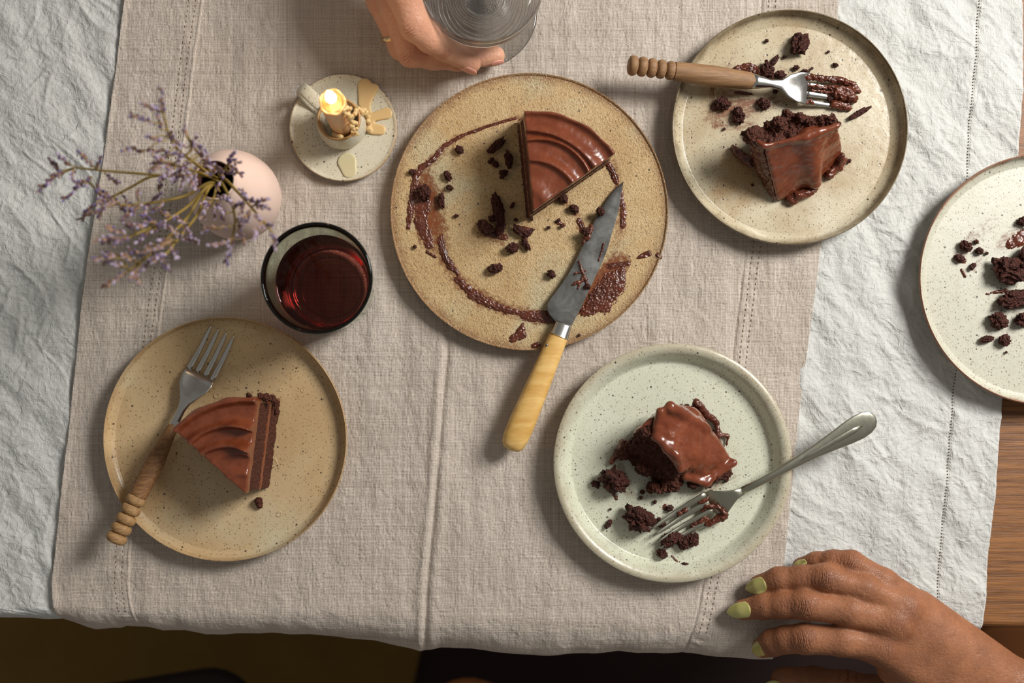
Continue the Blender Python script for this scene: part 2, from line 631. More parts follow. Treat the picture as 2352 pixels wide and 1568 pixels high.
def metal(name, col, rough, wear=0.1, bump=0.00003):
    m = M(name)
    o = m.obj()
    n = m.noise(m.map(o, (1, 1, 1)), 300, 3, 0.6)
    m.set(Base_Color=col, Metallic=1.0, Roughness=m.math('MULTIPLY_ADD', n, wear, rough), Normal=m.bump(n, 0.5, bump))
    return m.m
MAT_STEEL = metal('polished_steel', (0.62, 0.61, 0.58), 0.15)
MAT_PEWTER = metal('old_silver', (0.47, 0.46, 0.37), 0.28)
MAT_GOLD = metal('gold', (0.85, 0.62, 0.34), 0.2)
def carbon():
    m = M('worn_carbon_steel')
    o = m.obj()
    n = m.noise(o, 60, 5, 0.65, 0.6)
    n2 = m.noise(o, 260, 4, 0.7)
    c = m.mix(m.ramp(n, 0.3, 0.7), (0.17, 0.165, 0.155), (0.30, 0.30, 0.29))
    c = m.mix(m.ramp(n2, 0.62, 0.75), c, (0.09, 0.055, 0.035))
    m.set(Base_Color=c, Metallic=0.85, Roughness=m.math('MULTIPLY_ADD', n, 0.3, 0.24), Normal=m.bump(n2, 0.5, 0.00005))
    return m.m
MAT_BLADE = carbon()

def skin(name, a, b, sss, rough=0.42, pore=0.00025, crease=1.0):
    m = M(name)
    o = m.obj()
    c = m.mix(m.ramp(m.noise(o, 45, 4, 0.6), 0.3, 0.7), a, b)
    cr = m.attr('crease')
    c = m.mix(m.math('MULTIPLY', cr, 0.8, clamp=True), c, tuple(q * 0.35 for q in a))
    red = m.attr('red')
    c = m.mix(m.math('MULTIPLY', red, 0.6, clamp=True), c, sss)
    v1 = m.voro(m.map(o, (1, 1, 1)), 900, 'DISTANCE_TO_EDGE')
    v2 = m.voro(m.map(o, (1, 1.6, 1), (0, 0, 0.5)), 520, 'DISTANCE_TO_EDGE')
    hgt = m.math('ADD', m.ramp(v1, 0, 0.12), m.math('MULTIPLY', m.ramp(v2, 0, 0.08), 0.8))
    m.set(Base_Color=c, Roughness=rough, Normal=m.bump(hgt, 0.8, pore))
    m.b.inputs['Subsurface Weight'].default_value = 0.25
    m.b.inputs['Subsurface Radius'].default_value = (1.0, 0.35, 0.2)
    m.b.inputs['Subsurface Scale'].default_value = 0.003
    return m.m
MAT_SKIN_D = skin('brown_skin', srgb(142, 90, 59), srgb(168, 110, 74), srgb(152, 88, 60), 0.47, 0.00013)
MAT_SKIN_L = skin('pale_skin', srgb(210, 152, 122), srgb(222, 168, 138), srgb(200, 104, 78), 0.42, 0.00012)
MAT_NAIL_G = M('green_nail_varnish').set(Base_Color=srgb(190, 184, 112), Roughness=0.22).m
MAT_NAIL_G.node_tree.nodes['Principled BSDF'].inputs['Coat Weight'].default_value = 0.5
MAT_NAIL_P = M('bare_nail').set(Base_Color=srgb(222, 156, 136), Roughness=0.3).m

def glass(name, col=(1, 1, 1), ior=1.5, absorb=None):
    m = M(name)
    g = m.n('ShaderNodeBsdfGlass')
    g.inputs['Color'].default_value = (*col, 1)
    g.inputs['Roughness'].default_value = 0.0
    g.inputs['IOR'].default_value = ior
    m.link(g.outputs[0], m.out.inputs['Surface'])
    if absorb:
        a = m.n('ShaderNodeVolumeAbsorption')
        a.inputs['Color'].default_value = (*absorb[0], 1)
        a.inputs['Density'].default_value = absorb[1]
        m.link(a.outputs[0], m.out.inputs['Volume'])
    return m.m
MAT_GLASS_G = glass('green_tinted_glass', (0.93, 0.97, 0.92), 1.5, ((0.50, 0.66, 0.44), 95))
MAT_GLASS = glass('clear_glass', (0.99, 0.99, 0.985), 1.48)
MAT_WATER = glass('water', (1, 1, 1), 1.33)
MAT_DRINK = glass('red_drink', (1, 1, 1), 1.34, ((0.90, 0.20, 0.23), 38))

def wax(name, col, w=0.5):
    m = M(name)
    m.set(Base_Color=col, Roughness=0.38)
    m.b.inputs['Subsurface Weight'].default_value = w
    m.b.inputs['Subsurface Radius'].default_value = (1.0, 0.7, 0.4)
    m.b.inputs['Subsurface Scale'].default_value = 0.006
    return m.m
MAT_WAX = wax('beeswax', srgb(232, 184, 130))
MAT_WAX_D = wax('spilled_wax', srgb(218, 184, 130), 0.5)
MAT_WAX_TOP = wax('molten_wax', srgb(240, 190, 110), 0.5)
MAT_WAX_TOP.node_tree.nodes['Principled BSDF'].inputs['Roughness'].default_value = 0.08
MAT_WICK = M('wick').set(Base_Color=(0.02, 0.015, 0.01), Roughness=0.9).m
mf = M('flame')
em = mf.n('ShaderNodeEmission')
em.inputs['Color'].default_value = (1.0, 0.86, 0.60, 1)
em.inputs['Strength'].default_value = 7
mf.link(em.outputs[0], mf.out.inputs['Surface'])
MAT_FLAME = mf.m
mv = M('matt_pink_clay')
mv.set(Base_Color=mv.mix(mv.noise(mv.obj(), 40, 3), srgb(218, 190, 176), srgb(226, 200, 188)), Roughness=0.7)
MAT_VASE = mv.m
MAT_VASE_IN = M('dark_vase_inside').set(Base_Color=srgb(92, 52, 40), Roughness=0.8).m  # inner wall coloured darker than the pink outside
MAT_STEM = M('dry_stem').set(Base_Color=srgb(142, 118, 52), Roughness=0.7).m
MAT_CALYX = M('dry_calyx').set(Base_Color=srgb(168, 132, 108), Roughness=0.8).m
MAT_CALYX_D = M('brown_calyx').set(Base_Color=srgb(112, 78, 68), Roughness=0.8).m
MAT_PETAL = M('purple_petal').set(Base_Color=srgb(108, 92, 134), Roughness=0.8).m
MAT_PETAL_L = M('lilac_petal').set(Base_Color=srgb(190, 172, 196), Roughness=0.8).m
# ---------------------------------------------------------------- floor, rug, table
def slab(x0, x1, y0, y1, z0, z1, r=0.0):
    V = [(x0, y0, z0), (x1, y0, z0), (x1, y1, z0), (x0, y1, z0), (x0, y0, z1), (x1, y0, z1), (x1, y1, z1), (x0, y1, z1)]
    F = [(3, 2, 1, 0), (4, 5, 6, 7), (0, 1, 5, 4), (1, 2, 6, 5), (2, 3, 7, 6), (3, 0, 4, 7)]
    return V, F

def bevel(o, w, seg=3):
    b = o.modifiers.new('bevel', 'BEVEL')
    b.width = w
    b.segments = seg
    b.limit_method = 'ANGLE'
    return o

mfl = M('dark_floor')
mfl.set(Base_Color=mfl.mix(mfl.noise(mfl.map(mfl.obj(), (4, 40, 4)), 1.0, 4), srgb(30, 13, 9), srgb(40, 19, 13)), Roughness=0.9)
# boards 14 cm wide run beneath the table
fb, gap, bw = [], 0.003, 0.14
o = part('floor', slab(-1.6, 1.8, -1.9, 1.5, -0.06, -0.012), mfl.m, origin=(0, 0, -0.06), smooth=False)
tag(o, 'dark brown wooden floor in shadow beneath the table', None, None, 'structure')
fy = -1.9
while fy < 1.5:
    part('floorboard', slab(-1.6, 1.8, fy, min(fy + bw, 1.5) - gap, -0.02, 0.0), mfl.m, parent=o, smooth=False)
    fy += bw

mrug = M('olive_rug')
mrug.set(Base_Color=mrug.mix(mrug.noise(mrug.obj(), 14, 4), srgb(112, 84, 30), srgb(128, 98, 40)), Roughness=1.0, Normal=mrug.bump(mrug.noise(mrug.obj(), 300, 2), 1.0, 0.003))
ra = W(978, 1440, -0.735); rb = W(950, 1568, -0.735)
xs = lambda y: ra[0] + (y - ra[1]) / (rb[1] - ra[1]) * (rb[0] - ra[0])
y0, y1 = -1.5, 0.9
V = [(-1.5, y0, 0.001), (xs(y0), y0, 0.001), (xs(y1), y1, 0.001), (-1.5, y1, 0.001), (-1.5, y0, 0.012), (xs(y0), y0, 0.012), (xs(y1), y1, 0.012), (-1.5, y1, 0.012)]
o = part('rug', (V, slab(0, 1, 0, 1, 0, 1)[1]), mrug.m, origin=(-0.9, -0.3, 0.001), smooth=False)
bevel(o, 0.004)
tag(o, 'dark olive rug on the floor below the left half of the table', 'rug')

# table: top with a rounded front edge, apron rails and legs
EDGE_L, EDGE_R = W(0, 1392)[1], W(2352, 1446)[1]
def edge_y(x):
    xl, xr = W(0, 0)[0], W(2352, 0)[0]
    return EDGE_L + (x - xl) / (xr - xl) * (EDGE_R - EDGE_L)
tx0, tx1, ty1 = -0.62, 0.62, 0.66
ZT = T - 0.0062
tb = thing('table', (0, 0.1, 0), 'oak table under two linen cloths, bare wood showing at the right edge', 'table')
V = [(tx0, edge_y(tx0), ZT - .026), (tx1, edge_y(tx1), ZT - .026), (tx1, ty1, ZT - .026), (tx0, ty1, ZT - .026), (tx0, edge_y(tx0), ZT), (tx1, edge_y(tx1), ZT), (tx1, ty1, ZT), (tx0, ty1, ZT)]
o = part('tabletop', (V, slab(0, 1, 0, 1, 0, 1)[1]), MAT_TABLE, parent=tb, smooth=False)
bevel(o, 0.004, 4)
ye = edge_y(0.3)
for nm, q in (('apron', (tx0 + .06, tx1 - .06, ye + .055, ye + .077)), ('apron', (tx0 + .06, tx1 - .06, ty1 - .077, ty1 - .055)),
              ('apron', (tx0 + .06, tx0 + .082, ye + .078, ty1 - .078)), ('apron', (tx1 - .082, tx1 - .06, ye + .078, ty1 - .078))):
    o = part(nm, slab(*q, ZT - .106, ZT - .027), MAT_TABLE_D, parent=tb, smooth=False)
for lx in (tx0 + .05, tx1 - .11):
    for ly in (ye + .045, ty1 - .105):
        o = part('leg', slab(lx, lx + .06, ly, ly + .06, 0.0, ZT - .027), MAT_TABLE_D, parent=tb, smooth=False)
        bevel(o, 0.006)

# stools pushed in under the front edge, only a corner of each seat shows
def wooden_stool(hseat, corner_px, rot, label, wmat, right=False, foot=0.0):
    c = W(corner_px[0], corner_px[1], hseat)
    if right: c = c + np.array([-.36 * math.cos(rot), -.36 * math.sin(rot), 0])
    w, d = 0.36, 0.38
    R = Matrix.Rotation(rot, 3, 'Z')
    t = thing('wooden_stool', (c[0], c[1], foot), label, 'stool', None)
    def rp(V):
        return [tuple(R @ Vector((x, y, 0)) + Vector((c[0], c[1], z))) for x, y, z in V]
    # corner is the local origin; the seat runs to +x and -y
    seat = []
    for zz in (T + hseat - .022, T + hseat):
        for a in np.linspace(PI / 2, PI, 8): seat.append((.05 + .05 * math.cos(a), -.05 + .05 * math.sin(a), zz))
        seat += [(0, -d, zz), (w, -d, zz)]
        for a in np.linspace(0, PI / 2, 8): seat.append((w - .05 + .05 * math.cos(a), -.05 + .05 * math.sin(a), zz))
    n = len(seat) // 2
    F = [tuple(range(n)), tuple(range(2 * n - 1, n - 1, -1))] + [(i, i + n, (i + 1) % n + n, (i + 1) % n) for i in range(n)]
    o = part('seat', (rp(seat), F), wmat, parent=t, smooth=False)
    bevel(o, 0.004)
    cc = R @ Vector((w / 2, -d / 2 - .02, 0)) + Vector((c[0], c[1], 0))
    P = smooth_profile([(.0001, foot), (.068, foot), (.070, foot + .008), (.05, foot + .018), (.022, foot + .05), (.018, foot + .2), (.020, T + hseat - .06), (.05, T + hseat - .0225), (.0001, T + hseat - .0222)], 4)
    part('pedestal', lathe(P, 40, cc[0], cc[1]), wmat, parent=t)
    return t
mch = M('dark_chair_wood').set(Base_Color=srgb(28, 14, 8), Roughness=0.85).m
mch3 = M('stool_oak').set(Base_Color=srgb(84, 50, 26), Roughness=0.95, **{'Specular_IOR_Level': 0.1}).m
mch2 = M('brown_chair_wood').set(Base_Color=srgb(196, 124, 68), Roughness=0.6).m
wooden_stool(-.30, (568, 1526), 0.16, 'dark wooden stool below the table edge under the left plate, only its seat corner showing', mch, True, .0125)
wooden_stool(-.30, (1008, 1536), -0.34, 'brown wooden stool whose seat corner peeps out below the middle of the runner', mch2)
wooden_stool(-.30, (2190, 1440), 0.0, 'dark wooden stool under the bare table corner behind the brown hand', mch3)

# ---------------------------------------------------------------- cloths
def ip(tab, x):
    a = np.array(tab, dtype=float)
    return np.interp(x, a[:, 0], a[:, 1])

RUN_L = [(-620, 340), (-200, 305), (0, 289), (340, 243), (700, 190), (1000, 158), (1200, 135), (1340, 122), (1440, 128), (1560, 140)]
RUN_R = [(-620, 1975), (-200, 1942), (0, 1924), (560, 1884), (950, 1834), (1290, 1800), (1420, 1796), (1560, 1790)]
CL_R = [(-620, 2372), (-200, 2360), (0, 2351), (60, 2349), (160, 2352), (217, 2347), (306, 2341), (357, 2339), (600, 2325), (925, 2302), (1050, 2291), (1170, 2282), (1290, 2270), (1380, 2263), (1440, 2256), (1560, 2240)]
SIL_RUN = [(100, 1395), (130, 1425), (150, 1432), (190, 1447), (245, 1446), (260, 1439), (310, 1440), (350, 1452), (400, 1448), (450, 1462), (560, 1456), (650, 1462), (700, 1461), (850, 1474), (900, 1486), (960, 1502), (1010, 1495), (1080, 1496), (1180, 1510), (1250, 1516), (1340, 1511), (1430, 1503), (1500, 1509), (1580, 1506), (1640, 1516), (1740, 1524), (1800, 1528)]
SIL_CL = [(-200, 1424), (0, 1421), (100, 1424), (150, 1426), (300, 1428), (800, 1440), (1300, 1480), (1700, 1490), (1790, 1505), (1900, 1500), (2000, 1488), (2100, 1475), (2200, 1462), (2260, 1456)]

def base_relief(x, y):
    """large soft waves shared by both cloths"""
    return 0.0007 * perlin(pts3(x * 14, y * 14, 3.3)).reshape(x.shape)

def cloth_relief(x, y):
    sh = x.shape
    p = lambda sx, sy, sz, rot=0.0: pts3((x * math.cos(rot) - y * math.sin(rot)) * sx, (x * math.sin(rot) + y * math.cos(rot)) * sy, sz)
    wx = x + 0.008 * perlin(pts3(x * 22, y * 22, 1.1)).reshape(sh)
    wy = y + 0.008 * perlin(pts3(x * 22, y * 22, 5.7)).reshape(sh)
    def q(sx, sy, sz, rot):
        return pts3((wx * math.cos(rot) - wy * math.sin(rot)) * sx, (wx * math.sin(rot) + wy * math.cos(rot)) * sy, sz)
    cr = lambda a, th: np.clip(1 - np.abs(perlin(a)) / th, 0, 1).reshape(sh) ** 1.6
    z = 0.0028 * fbm(q(15, 26, 1.2, .8), 2).reshape(sh)
    z += 0.0019 * perlin(q(34, 62, 5.2, 1.1)).reshape(sh)
    z += 0.0011 * cr(q(12, 34, 2.2, .75), .16) * sstep(-.2, .3, perlin(pts3(x * 11, y * 11, 4.9)).reshape(sh))
    z += 0.0008 * cr(q(26, 40, 7.2, 1.25), .18) * sstep(-.25, .25, perlin(pts3(x * 15, y * 15, 1.9)).reshape(sh))
    z += 0.00032 * cr(q(60, 90, 4.1, .3), .24)
    z += 0.00030 * ridged(q(150, 230, 4.1, .9), 2).reshape(sh)
    z += 0.0007 * perlin(q(75, 125, 9.2, .7)).reshape(sh)
    z += 0.0010 * cr(q(22, 48, 3.3, -.5), .14) * sstep(-.1, .3, perlin(pts3(x * 13, y * 13, 6.9)).reshape(sh))
    return np.where(z < 0, -.0034 * np.tanh(-z / .0034), .0050 * np.tanh(z / .0050)) + .0002

def runner_relief(x, y):
    sh = x.shape
    z = 0.0012 * fbm(pts3(x * 40, y * 6, 2.9), 2).reshape(sh)
    z += 0.0008 * perlin(pts3(x * 34, y * 28, 8.8)).reshape(sh)
    z += 0.00055 * fbm(pts3(x * 80, y * 60, 8.8), 3).reshape(sh)
    z += 0.0002 * ridged(pts3(x * 150, y * 40, 12.8), 2).reshape(sh)
    return z

def drape(u, v, sil, ve, D, hang):
    """u, v: flat parameter in photograph pixels; beyond ve the cloth turns over the edge"""
    x = (u - NU) * S
    y = (NV - v) * S
    z = np.zeros_like(x)
    sy = ip(sil, u)
    over = v > ve
    t = np.clip((v - ve) * S, 0, None)
    yend = (NV - sy) * S * (H + D * .55) / H
    yed = (NV - ve) * S
    dl = np.maximum(yed - yend, 0.004)
    L = 1.25 * np.sqrt(dl ** 2 + D ** 2)
    a = np.clip(t / L, 0, 1) * PI / 2
    yo = yed - dl * np.sin(a) ** 0.9
    zo = -D * (1 - np.cos(a)) ** 0.92
    rest = np.clip(t - L, 0, None)
    zo = zo - rest * .97
    yo = yo + rest * .12
    y = np.where(over, yo, y)
    z = np.where(over, zo, z)
    fold = np.clip(-zo / D, 0, 1.5)
    return x, y, z, fold

def cloth_mesh(name, u_l, u_r, v0, v1, nu, nv, fn, mat, label, cat, thick):
    sv = np.linspace(v0, v1, nv)
    su = np.linspace(0, 1, nu)
    Vv, Su = np.meshgrid(sv, su, indexing='ij')
    L = ip(u_l, Vv) if isinstance(u_l, list) else np.full_like(Vv, u_l)
    R = ip(u_r, Vv)
    U = L + (R - L) * Su
    x, y, z = fn(U, Vv, Su)
    P = np.stack([x, y, z + T], -1).reshape(-1, 3)
    idx = np.arange(nv * nu).reshape(nv, nu)
    F = np.stack([idx[:-1, :-1], idx[1:, :-1], idx[1:, 1:], idx[:-1, 1:]], -1).reshape(-1, 4)
    # a hemmed edge: skirt of two extra rows
    ring = np.concatenate([idx[0, :], idx[1:, -1], idx[-1, -2::-1], idx[-2:0:-1, 0]])
    q = P[ring].copy(); q[:, 2] -= thick
    base = len(P)
    P = np.concatenate([P, q])
    a = np.arange(len(ring)); b = (a + 1) % len(ring)
    F2 = np.stack([ring[a], ring[b], base + b, base + a], 1)
    F = np.concatenate([F, F2])
    o = part(name, (P, F), mat, origin=(0, 0, T))
    tag(o, label, cat)
    return o

def fn_white(U, Vv, Su):
    # rounded front corner at the right
    cu, cv, cr = 2205.0, 1420.0, 50.0
    x, y, z, f = drape(U, Vv, SIL_CL, 1392 + U * .02, .05, 0)
    fade = np.clip(1 - f, 0.25, 1)
    ux = (U - NU) * S
    uy = (NV - Vv) * S
    inside = sstep(0, 26, U - ip(RUN_L, Vv)) * sstep(0, 26, ip(RUN_R, Vv) - U)
    # pressed flat beneath the rusty rimmed plate
    cp = W(2400, 641, .0165)
    flat = 1 - sstep(.072, .094, np.hypot(ux - cp[0], uy - cp[1]))
    r = cloth_relief(ux, uy) * (1 - .82 * inside) * (1 - .85 * flat)
    # hem along the right side: two layers, with a line of drawn threads
    hl = ip([(-200, 2262), (0, 2250), (300, 2226), (860, 2195), (1400, 2150), (1568, 2140)], Vv)
    hem = sstep(-5, 5, U - hl)
    r = r + 0.0004 * hem - 0.0005 * np.exp(-((U - hl) / 5.0) ** 2)
    puck = perlin(pts3(ux * 60, uy * 110, 3.0)).reshape(U.shape)
    r = r + 0.0006 * puck * np.exp(-((U - hl + 16) / 16.0) ** 2)
    z = z + base_relief(ux, uy) + r - 0.0010 - .0008 * inside
    y = y - f * 0.004 * perlin(pts3(ux * 30, uy * 4, 3.0)).reshape(U.shape) * (U > 0)
    return x, y, z
white = cloth_mesh('tablecloth', -420, CL_R, -620, 1640, 980, 800, fn_white, MAT_WHITE,
                   'crumpled white linen tablecloth under the taupe runner, hanging over the front edge', 'tablecloth', 0.0006)

SEAM_L = [(-620, 540), (-200, 498), (0, 467), (160, 445), (300, 428), (560, 396), (700, 374), (1100, 322), (1260, 300), (1340, 297), (1440, 308), (1600, 316)]
SEAM_R = [(-620, 1790), (-200, 1765), (0, 1751), (300, 1738), (560, 1716), (800, 1686), (1200, 1642), (1330, 1618), (1480, 1588), (1600, 1580)]
FOLD_C = [(-200, 1085), (0, 1075), (500, 1050), (760, 1030), (1100, 1003), (1350, 980), (1568, 972)]

def fn_run(U, Vv, Su):
    x, y, z, f = drape(U, Vv, SIL_RUN, 1384 + U * .02, .05, 0)
    ux = (U - NU) * S
    uy = (NV - Vv) * S
    r = runner_relief(ux, uy)
    sl, sr, fc = ip(SEAM_L, Vv), ip(SEAM_R, Vv), ip(FOLD_C, Vv)
    r = r + 0.00055 * (1 - sstep(-4, 2, U - sl)) + 0.00055 * sstep(-3, 3, U - sr)
    r = r + 0.0009 * np.exp(-((U - sl + 1) / 2.6) ** 2)
    r = r - 0.0007 * np.exp(-((U - sr + 2) / 3.0) ** 2)
    for off, s in ((-20, sl), (20, sr)):
        band = np.exp(-((U - s - off) / 14.0) ** 2)
        r = r + band * 0.0012 * perlin(pts3(ux * 70, uy * 170, 6.0)).reshape(U.shape)
    strength = 0.4 + 1.1 * sstep(650, 900, Vv)
    r = r + strength * (0.0012 * np.exp(-((U - fc + 13) / 11.0) ** 2) - 0.0011 * np.exp(-((U - fc) / 6.0) ** 2) + 0.0007 * np.exp(-((U - fc - 16) / 12.0) ** 2))
    r = r + .0016 * (1 - sstep(0, 14, np.minimum(U - ip(RUN_L, Vv), 14))) * np.clip(perlin(pts3(ux * 12, uy * 22, 2.0)).reshape(U.shape) + .45, 0, 1)
    y = y - .0018 * np.clip(f, 0, 1) - f * .003 * perlin(pts3(ux * 40, uy * 5, 13.0)).reshape(U.shape)
    z = z + base_relief(ux, uy) + r * np.clip(1.1 - .6 * f, .3, 1) + 0.0014
    # ends in a hem on the slant at the right corner
    return x, y, z
runner = cloth_mesh('table_runner', RUN_L, RUN_R, -620, 1568, 900, 860, fn_run, MAT_TAUPE,
                    'taupe linen runner with stitched hems, laid over the white tablecloth down the middle', 'runner', 0.0012)

# stitches: one small raised thread each, sewn in rows
def stitches(name, tab, fn, parent, mat, v0, v1, step, lng, wid, off=0.0, hgt=0.0002, kind='stuff', across=False):
    Vs, Fs = [], []
    vv = np.arange(v0, v1, step)
    U = ip(tab, vv) + off
    e = 1.5
    x, y, z = fn(U[:, None] + np.zeros((1, 1)), vv[:, None], None)
    x, y, z = x.ravel(), y.ravel(), z.ravel() + T
    n = 0
    for i in range(len(vv) - 1):
        d = np.array([x[i + 1] - x[i], y[i + 1] - y[i], z[i + 1] - z[i]])
        d /= np.linalg.norm(d)
        s = np.array([-d[1], d[0], 0]); s /= np.linalg.norm(s)
        if across: d, s = s, d
        c = np.array([x[i], y[i], z[i] + hgt])
        a = [c - d * lng / 2, c - d * lng / 4 + s * wid / 2, c + d * lng / 4 + s * wid / 2, c + d * lng / 2, c + d * lng / 4 - s * wid / 2, c - d * lng / 4 - s * wid / 2, c + np.array([0, 0, wid * .5])]
        Vs += a
        Fs += [(n, n + 1, n + 6), (n + 1, n + 2, n + 6), (n + 2, n + 3, n + 6), (n + 3, n + 4, n + 6), (n + 4, n + 5, n + 6), (n + 5, n, n + 6)]
        n += 7
    o = part(name, (np.array(Vs), Fs), mat, parent=parent, smooth=False)
    tag(o, None, None, None, kind)
    return o
HEM = [(-200, 2262), (0, 2250), (300, 2226), (860, 2195), (1400, 2150), (1568, 2140)]
stitches('hem_stitching', HEM, fn_white, white, MAT_HOLE, -20, 1440, 7.2, .0011, .0010, 0, .00035)
stitches('hem_stitching', HEM, fn_white, white, MAT_THREAD_W, -20, 1440, 7.2, .0014, .0005, 5, .0002)
stitches('hem_stitching', SEAM_L, fn_run, runner, MAT_THREAD_T, -20, 1430, 9, .0027, .0007, 1, .00015)
stitches('hem_stitching', SEAM_L, fn_run, runner, MAT_PUCKER, -20, 1430, 12, .0022, .0010, -14, .00025)
stitches('hem_stitching', SEAM_L, fn_run, runner, MAT_PUCKER, -20, 1430, 12, .0022, .0010, -30, .00025)
stitches('hem_stitching', SEAM_R, fn_run, runner, MAT_PUCKER, -20, 1470, 12, .0022, .0010, 14, .00025)
stitches('hem_stitching', SEAM_R, fn_run, runner, MAT_PUCKER, -20, 1470, 12, .0022, .0010, 30, .00025)

# ---------------------------------------------------------------- plates
Z0 = T + 0.0035      # foot of the crockery on the runner
def plate(name, u, v, rpx, hr, prof, label, cat, mat, wob=0.004, seed=0, z0=Z0):
    """rpx: rim radius in pixels; hr: rim height; prof: list of (r/R, z) going rim-outwards underside -> inside centre"""
    c = W(u, v, hr)
    R = rpx * k_at(hr)
    P = smooth_profile([(r * R, z) for r, z in prof], 5)
    P[:, 0] = np.maximum(P[:, 0], 0.0002)
    P[:, 1] += z0
    V, F = lathe(P, 160, c[0], c[1], wob, seed)
    # close the two centres
    n = 160
    V = np.concatenate([V, [[c[0], c[1], P[0, 1]], [c[0], c[1], P[-1, 1]]]])
    m = len(P)
    F = F.tolist() + [(((i + 1) % n), i, m * n) for i in range(n)] + [((m - 1) * n + i, (m - 1) * n + (i + 1) % n, m * n + 1) for i in range(n)]
    o = part(name, (V, F), mat, origin=(c[0], c[1], z0))
    tag(o, label, cat)
    return o, c, R
# underside centre ... foot ... outer wall ... rim ... inside
def prof_flat(th, lip, lipw):
    return [(0, 0), (.5, 0), (.90, 0.0), (.965, .0015), (.994, .004), (1.0, th + lip * .5), (.996, th + lip), (1 - lipw * .5, th + lip), (1 - lipw, th + lip * .55), (1 - lipw * 1.6, th + lip * .12), (.86, th), (.6, th - .0002), (.3, th - .0004), (0, th - .0004)]
def prof_rim(base, rimh, rw, inner):
    return [(0, .0008), (.55, .0008), (.60, 0), (.66, 0), (.70, .001), (.90, rimh * .30), (.975, rimh * .66), (1.0, rimh - .001), (.996, rimh + .0005), (1 - rw * .5, rimh + .001), (1 - rw, rimh - .001), (1 - rw * 1.45, base + (rimh - base) * .45), (inner, base + .0004), (inner - .06, base), (.5, base), (.2, base - .0002), (0, base - .0002)]

TC = .009
m_cake = stoneware('gritty_stoneware', srgb(184, 152, 104), srgb(198, 170, 124), srgb(124, 82, 46), 0.1043, 0.009, 0.75, 0.62, 1.0, 40, pale=srgb(186, 176, 142), rim_amt=.75)
cake_plate, CPC, CPR = plate('serving_plate', 1215.5, 486.5, 318.5, TC + .0035, prof_flat(TC, .0012, .014), 'large flat speckled sandy stoneware plate in the middle, ringed with smeared frosting', 'plate', m_cake, .0022, 1)
H_CP = TC + .0035

BASE = .0055
m_tr = stoneware('cream_glaze', srgb(198, 187, 160), srgb(176, 156, 124), srgb(92, 76, 50), 0.0888, 0.0075, 0.95, 0.22, 0, 16, pale=srgb(220, 214, 192), rim_amt=.85, stain=(srgb(166, 128, 76), (-.034, -.036), .030))
plate_tr, PTC, PTR = plate('dessert_plate', 1813.5, 293, 271, .0175, prof_rim(BASE, .0150, .024, .900), 'cream glazed plate with a brown mottled rim at the top right, below a wooden-handled fork', 'plate', m_tr, .004, 2)
m_r = stoneware('ice_glaze', srgb(190, 188, 170), srgb(197, 195, 179), srgb(142, 78, 40), 0.094, 0.0030, 0.95, 0.42, 0, 20, rim_amt=.95)
plate_r, PRC, PRR = plate('dessert_plate', 2400, 641, 289, .0165, prof_rim(BASE, .0130, .016, .930), 'pale plate with a rusty orange rim cut off by the right edge of the photo', 'plate', m_r, .004, 3)
m_bl = stoneware('tan_glaze', srgb(190, 160, 118), srgb(204, 178, 138), srgb(146, 108, 68), 0.0919, 0.0028, 0.8, 0.30, 0, 14, pale=srgb(204, 198, 170), rim_amt=.6)
plate_bl, PLC, PLR = plate('dessert_plate', 517, 1008.5, 280.5, .0165, prof_rim(BASE, .0135, .018, .935), 'tan glazed plate at the lower left holding the uncut slice and a fork', 'plate', m_bl, .003, 4)
m_br = stoneware('celadon_glaze', srgb(204, 206, 184), srgb(210, 211, 191), srgb(178, 168, 144), 0.0880, 0.010, 0.8, 0.30, 0, 16, rim_amt=.9)
plate_br, PBC, PBR = plate('dessert_plate', 1544.5, 1063, 273.5, .0185, prof_rim(BASE, .0165, .080, .850), 'pale green plate with a thick raised rim at the lower right', 'plate', m_br, .002, 5)
H_P = BASE + .0035   # eating surface of the dessert plates above the cloth

# raised blisters and pinholes in the tan glaze
for (u, v, r) in [(498, 908, 8), (627, 1062, 11), (434, 1098, 10), (646, 894, 5), (695, 896, 4.5), (641, 1180, 7), (543, 800, 4), (637, 1110, 4)]:
    c = W(u, v, H_P)
    rr = r * k_at(H_P)
    pr = [(rr, -.0002), (rr, .00025), (rr * .85, .0004), (rr * .7, .00015), (rr * .3, .0001), (.00005, .0001)]
    V, F = lathe([(a, T + H_P + b) for a, b in pr], 24, c[0], c[1], .05, u)
    part('glaze_blister', (V, F), m_bl, parent=plate_bl)
# ---------------------------------------------------------------- chocolate cake
def rough_mesh(F, amp, freq, octv=4, pit=0.0, smooth_it=1):
    V, Q = F.mesh()
    V = relax(V, Q, smooth_it)
    if amp:
        N = vnormals(V, Q)
        V = V + N * (amp * fbm(V * freq, octv, .6) - pit * np.clip(perlin(V * freq * .8 + 30) - .15, 0, 1))[:, None]
    return V, Q

